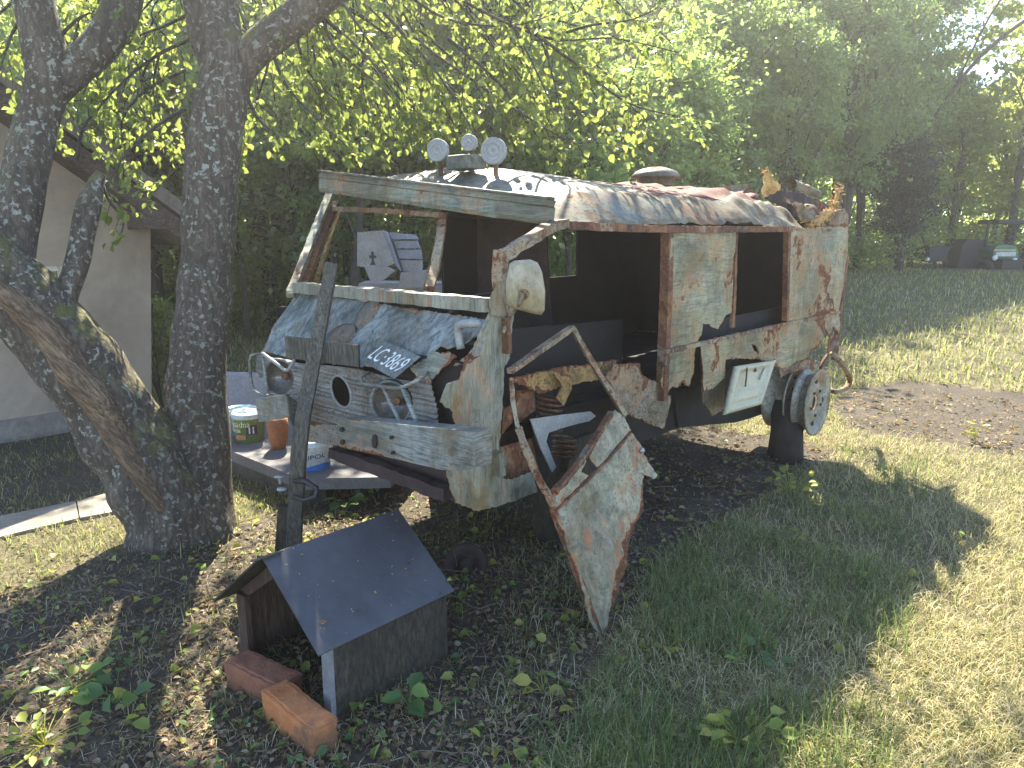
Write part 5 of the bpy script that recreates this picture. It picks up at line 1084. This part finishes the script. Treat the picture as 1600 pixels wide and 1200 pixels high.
# ------------------------------------------------------------------ tractor
TY = 22.0; TX = (1570 - 800) / F * TY * .985
def TP(px, py, off=0): return onpl(px, py, Vector((0, TY - off, 0)), Vector((0, 1, 0)))
tb = TP(1570, 440); trc = thing('tractor', (tb.x, TY, gz(tb.x, TY)), 'small green tractor with roof frame parked beneath the trees at right', 'tractor')
GRN = plain('tractor_green', (.03, .13, .08), .4, var=.15); BLK = plain('tractor_black', (.02, .02, .022), .7); TYR = plain('tyre_rubber', (.025, .024, .023), .9, bump=.5)
X_, Y_ = Vector((1, 0, 0)), Vector((0, 1, 0)); m1 = 22 / F; o_ = TP(1570, 400)
hp = [TP(a, b, .3) for a, b in ((1551, 402), (1552, 392), (1558, 384), (1570, 382), (1582, 383), (1590, 388), (1591, 403))]
board('hood', hp, -Y_, 1.3, GRN, trc)
mb = MB(); mb.box(TP(1571, 397, .32), X_, Y_, ZU, (15 * m1, .02, 3.2 * m1)); mb.build('number_board', plain('pale_board', (.5, .52, .5), .5), trc)
mb = MB(); mb.box(TP(1570, 391, .32), X_, Y_, ZU, (16 * m1, .02, 1.2 * m1)); mb.build('stripe', plain('yellow_stripe', (.5, .42, .15), .5), trc)
for (x, y) in ((1555, 403), (1586, 407)): mb = MB(); mb.lathe(TP(x, y, .36), -Y_, [(-.05, 3.5 * m1), (0, 4 * m1), (.02, 3 * m1), (.025, .001)], 18); mb.build('headlight', plain('lamp_white', (.7, .7, .66), .3), trc, True)
mb = MB(); mb.box(TP(1571, 420, .2), X_, Y_, ZU, (16 * m1, .3, 14 * m1)); mb.build('front_frame', BLK, trc)
for (x, off) in ((1520, -.9), (1622, -.9)): mb = MB(); mb.lathe(TP(x, 412, off), X_, [(-.2, .2), (-.22, .62), (-.15, .7), (.15, .7), (.22, .62), (.2, .2), (.05, .18), (.05, .001)], 32); mb.build('rear_wheel', TYR, trc)
for x in (1538, 1604): mb = MB(); mb.lathe(TP(x, 428, .1), X_, [(-.1, .1), (-.1, .34), (-.06, .4), (.06, .4), (.1, .34), (.1, .1)], 24); mb.build('front_wheel', TYR, trc)
board('mudguard', [TP(a, b, -.3) for a, b in ((1496, 420), (1504, 385), (1512, 374), (1540, 374), (1538, 420))], -Y_, .8, BLK, trc)
for (x0, y0, x1, y1) in ((1539, 386, 1546, 345), (1580, 382, 1592, 350)): MB().tube([TP(x0, y0, -.2), TP(x1, y1, -.2)], .04, 6).build('roll_bar', BLK, trc)
mb = MB(); mb.box(TP(1578, 347, -.6), X_, Y_, ZU, (35 * m1, .5, 3.5 * m1)); mb.build('roof', BLK, trc, bevel=.03)
mb = MB(); mb.lathe(TP(1580, 372, -.5), Vector((0, -.5, 1)), [(0, .17), (.02, .18), (.04, .17), (.02, .16), (0, .17)], 20); mb.build('steering_wheel', BLK, trc, True)
# dark implement left of tractor
im = thing('farm_implement', TP(1455, 412), 'dark low farm implement in the grass left of the tractor', 'implement')
mb = MB(); mb.box(TP(1455, 396, -.3), X_, Y_, ZU, (.28, .4, .22), .05); mb.build('body', BLK, im, bevel=.03); mb = MB(); mb.lathe(TP(1449, 405, .2), -Y_, [(-.02, .05), (.02, .06), (.03, .001)], 12); mb.build('lamp', bpy.data.materials['lamp_white'], im, True)

# ------------------------------------------------------------------ small plants one can tell apart
def plantlet(px, py, n, size, mat, label, h=.1, sp=.07):
    b = G(px, py); b.z = gz(b.x, b.y); t = thing('weed_plant', b, label, 'plant'); q = []; d = []; mb = MB()
    for k in range(n):
        a = random.uniform(0, 6.28); e = b + Vector((math.cos(a) * sp * random.uniform(.3, 1), math.sin(a) * sp * random.uniform(.3, 1), h * random.uniform(.3, 1)))
        mb.tube([b, b.lerp(e, .5) + Vector((0, 0, .01)), e], .0015, 4, cap=False); q.append(tuple(e)); d.append((math.cos(a), math.sin(a), random.uniform(-.3, .5)))
    q = np.array(q); d = np.array(d); link('leaves', leaves_mesh('leaves', q, d, rv(n, .4) + np.array([[0, -.3, 1]]), rng.uniform(size * .6, size * 1.2, n), .7, .3), mat, t); mb.build('stem', mat, t)
plantlet(1160, 1168, 34, .055, YPLANT, 'yellow green leafy weed at the bottom edge right of centre', .1, .12)
plantlet(848, 1084, 5, .07, YPLANT, 'single light green sprout between kennel and lower edge', .06, .05)
plantlet(1180, 1050, 9, .05, PLANTM, 'dark green low weed in the shade right of the door tip', .05, .09)
plantlet(1172, 1000, 8, .045, PLANTM, 'dark green low weed just beyond another in the shaded grass', .05, .08)
plantlet(120, 1085, 14, .06, PLANTM, 'broad leaved green weed at the left edge foreground', .08, .12)
plantlet(180, 1100, 6, .075, PLANTM, 'long leaved green weed in shade left of the bricks', .08, .07)
plantlet(70, 1165, 24, .045, YPLANT, 'sunlit pale green weeds in the bottom left corner', .06, .15)
plantlet(640, 1110, 5, .09, PLANTM, 'upright green blade leaves growing beside the kennel wall', .12, .03)
plantlet(1523, 690, 12, .05, YPLANT, 'small bright seedling standing alone on the brown track', .16, .05)
plantlet(590, 770, 16, .05, YPLANT, 'bright green sprout in the sunny patch under the bumper', .2, .1)
plantlet(575, 850, 14, .05, YPLANT, 'green and yellow sprout beyond the kennel ridge', .15, .1)
plantlet(540, 800, 9, .07, PLANTM, 'leafy sprout near the foot of the wooden post', .1, .07)
plantlet(1235, 770, 26, .06, YPLANT, 'sunlit grass like tuft in the light patch by the log', .14, .14)
plantlet(105, 1090, 8, .05, YPLANT, 'small pale weed beside the broad leaved one', .06, .08)

# ------------------------------------------------------------------ haze: added volume imitating veiling lens glare
hb_ = MB(); hb_.box(Vector((0, 28, 7.2)), Vector((1, 0, 0)), Vector((0, 1, 0)), ZU, (61, 54, 8.8)); hz = hb_.build('haze', None); tag(hz, kind='stuff', label='thin haze volume added to imitate veiling lens glare', cat='haze')
hm = bpy.data.materials.new('glare_haze'); hm.use_nodes = True; hm.node_tree.nodes.clear(); ho = hm.node_tree.nodes.new('ShaderNodeOutputMaterial'); pv = hm.node_tree.nodes.new('ShaderNodeVolumePrincipled')
pv.inputs['Color'].default_value = (.95, .93, .9, 1); pv.inputs['Density'].default_value = .0032; pv.inputs['Anisotropy'].default_value = .6; hm.node_tree.links.new(pv.outputs[0], ho.inputs['Volume']); hz.data.materials.append(hm)
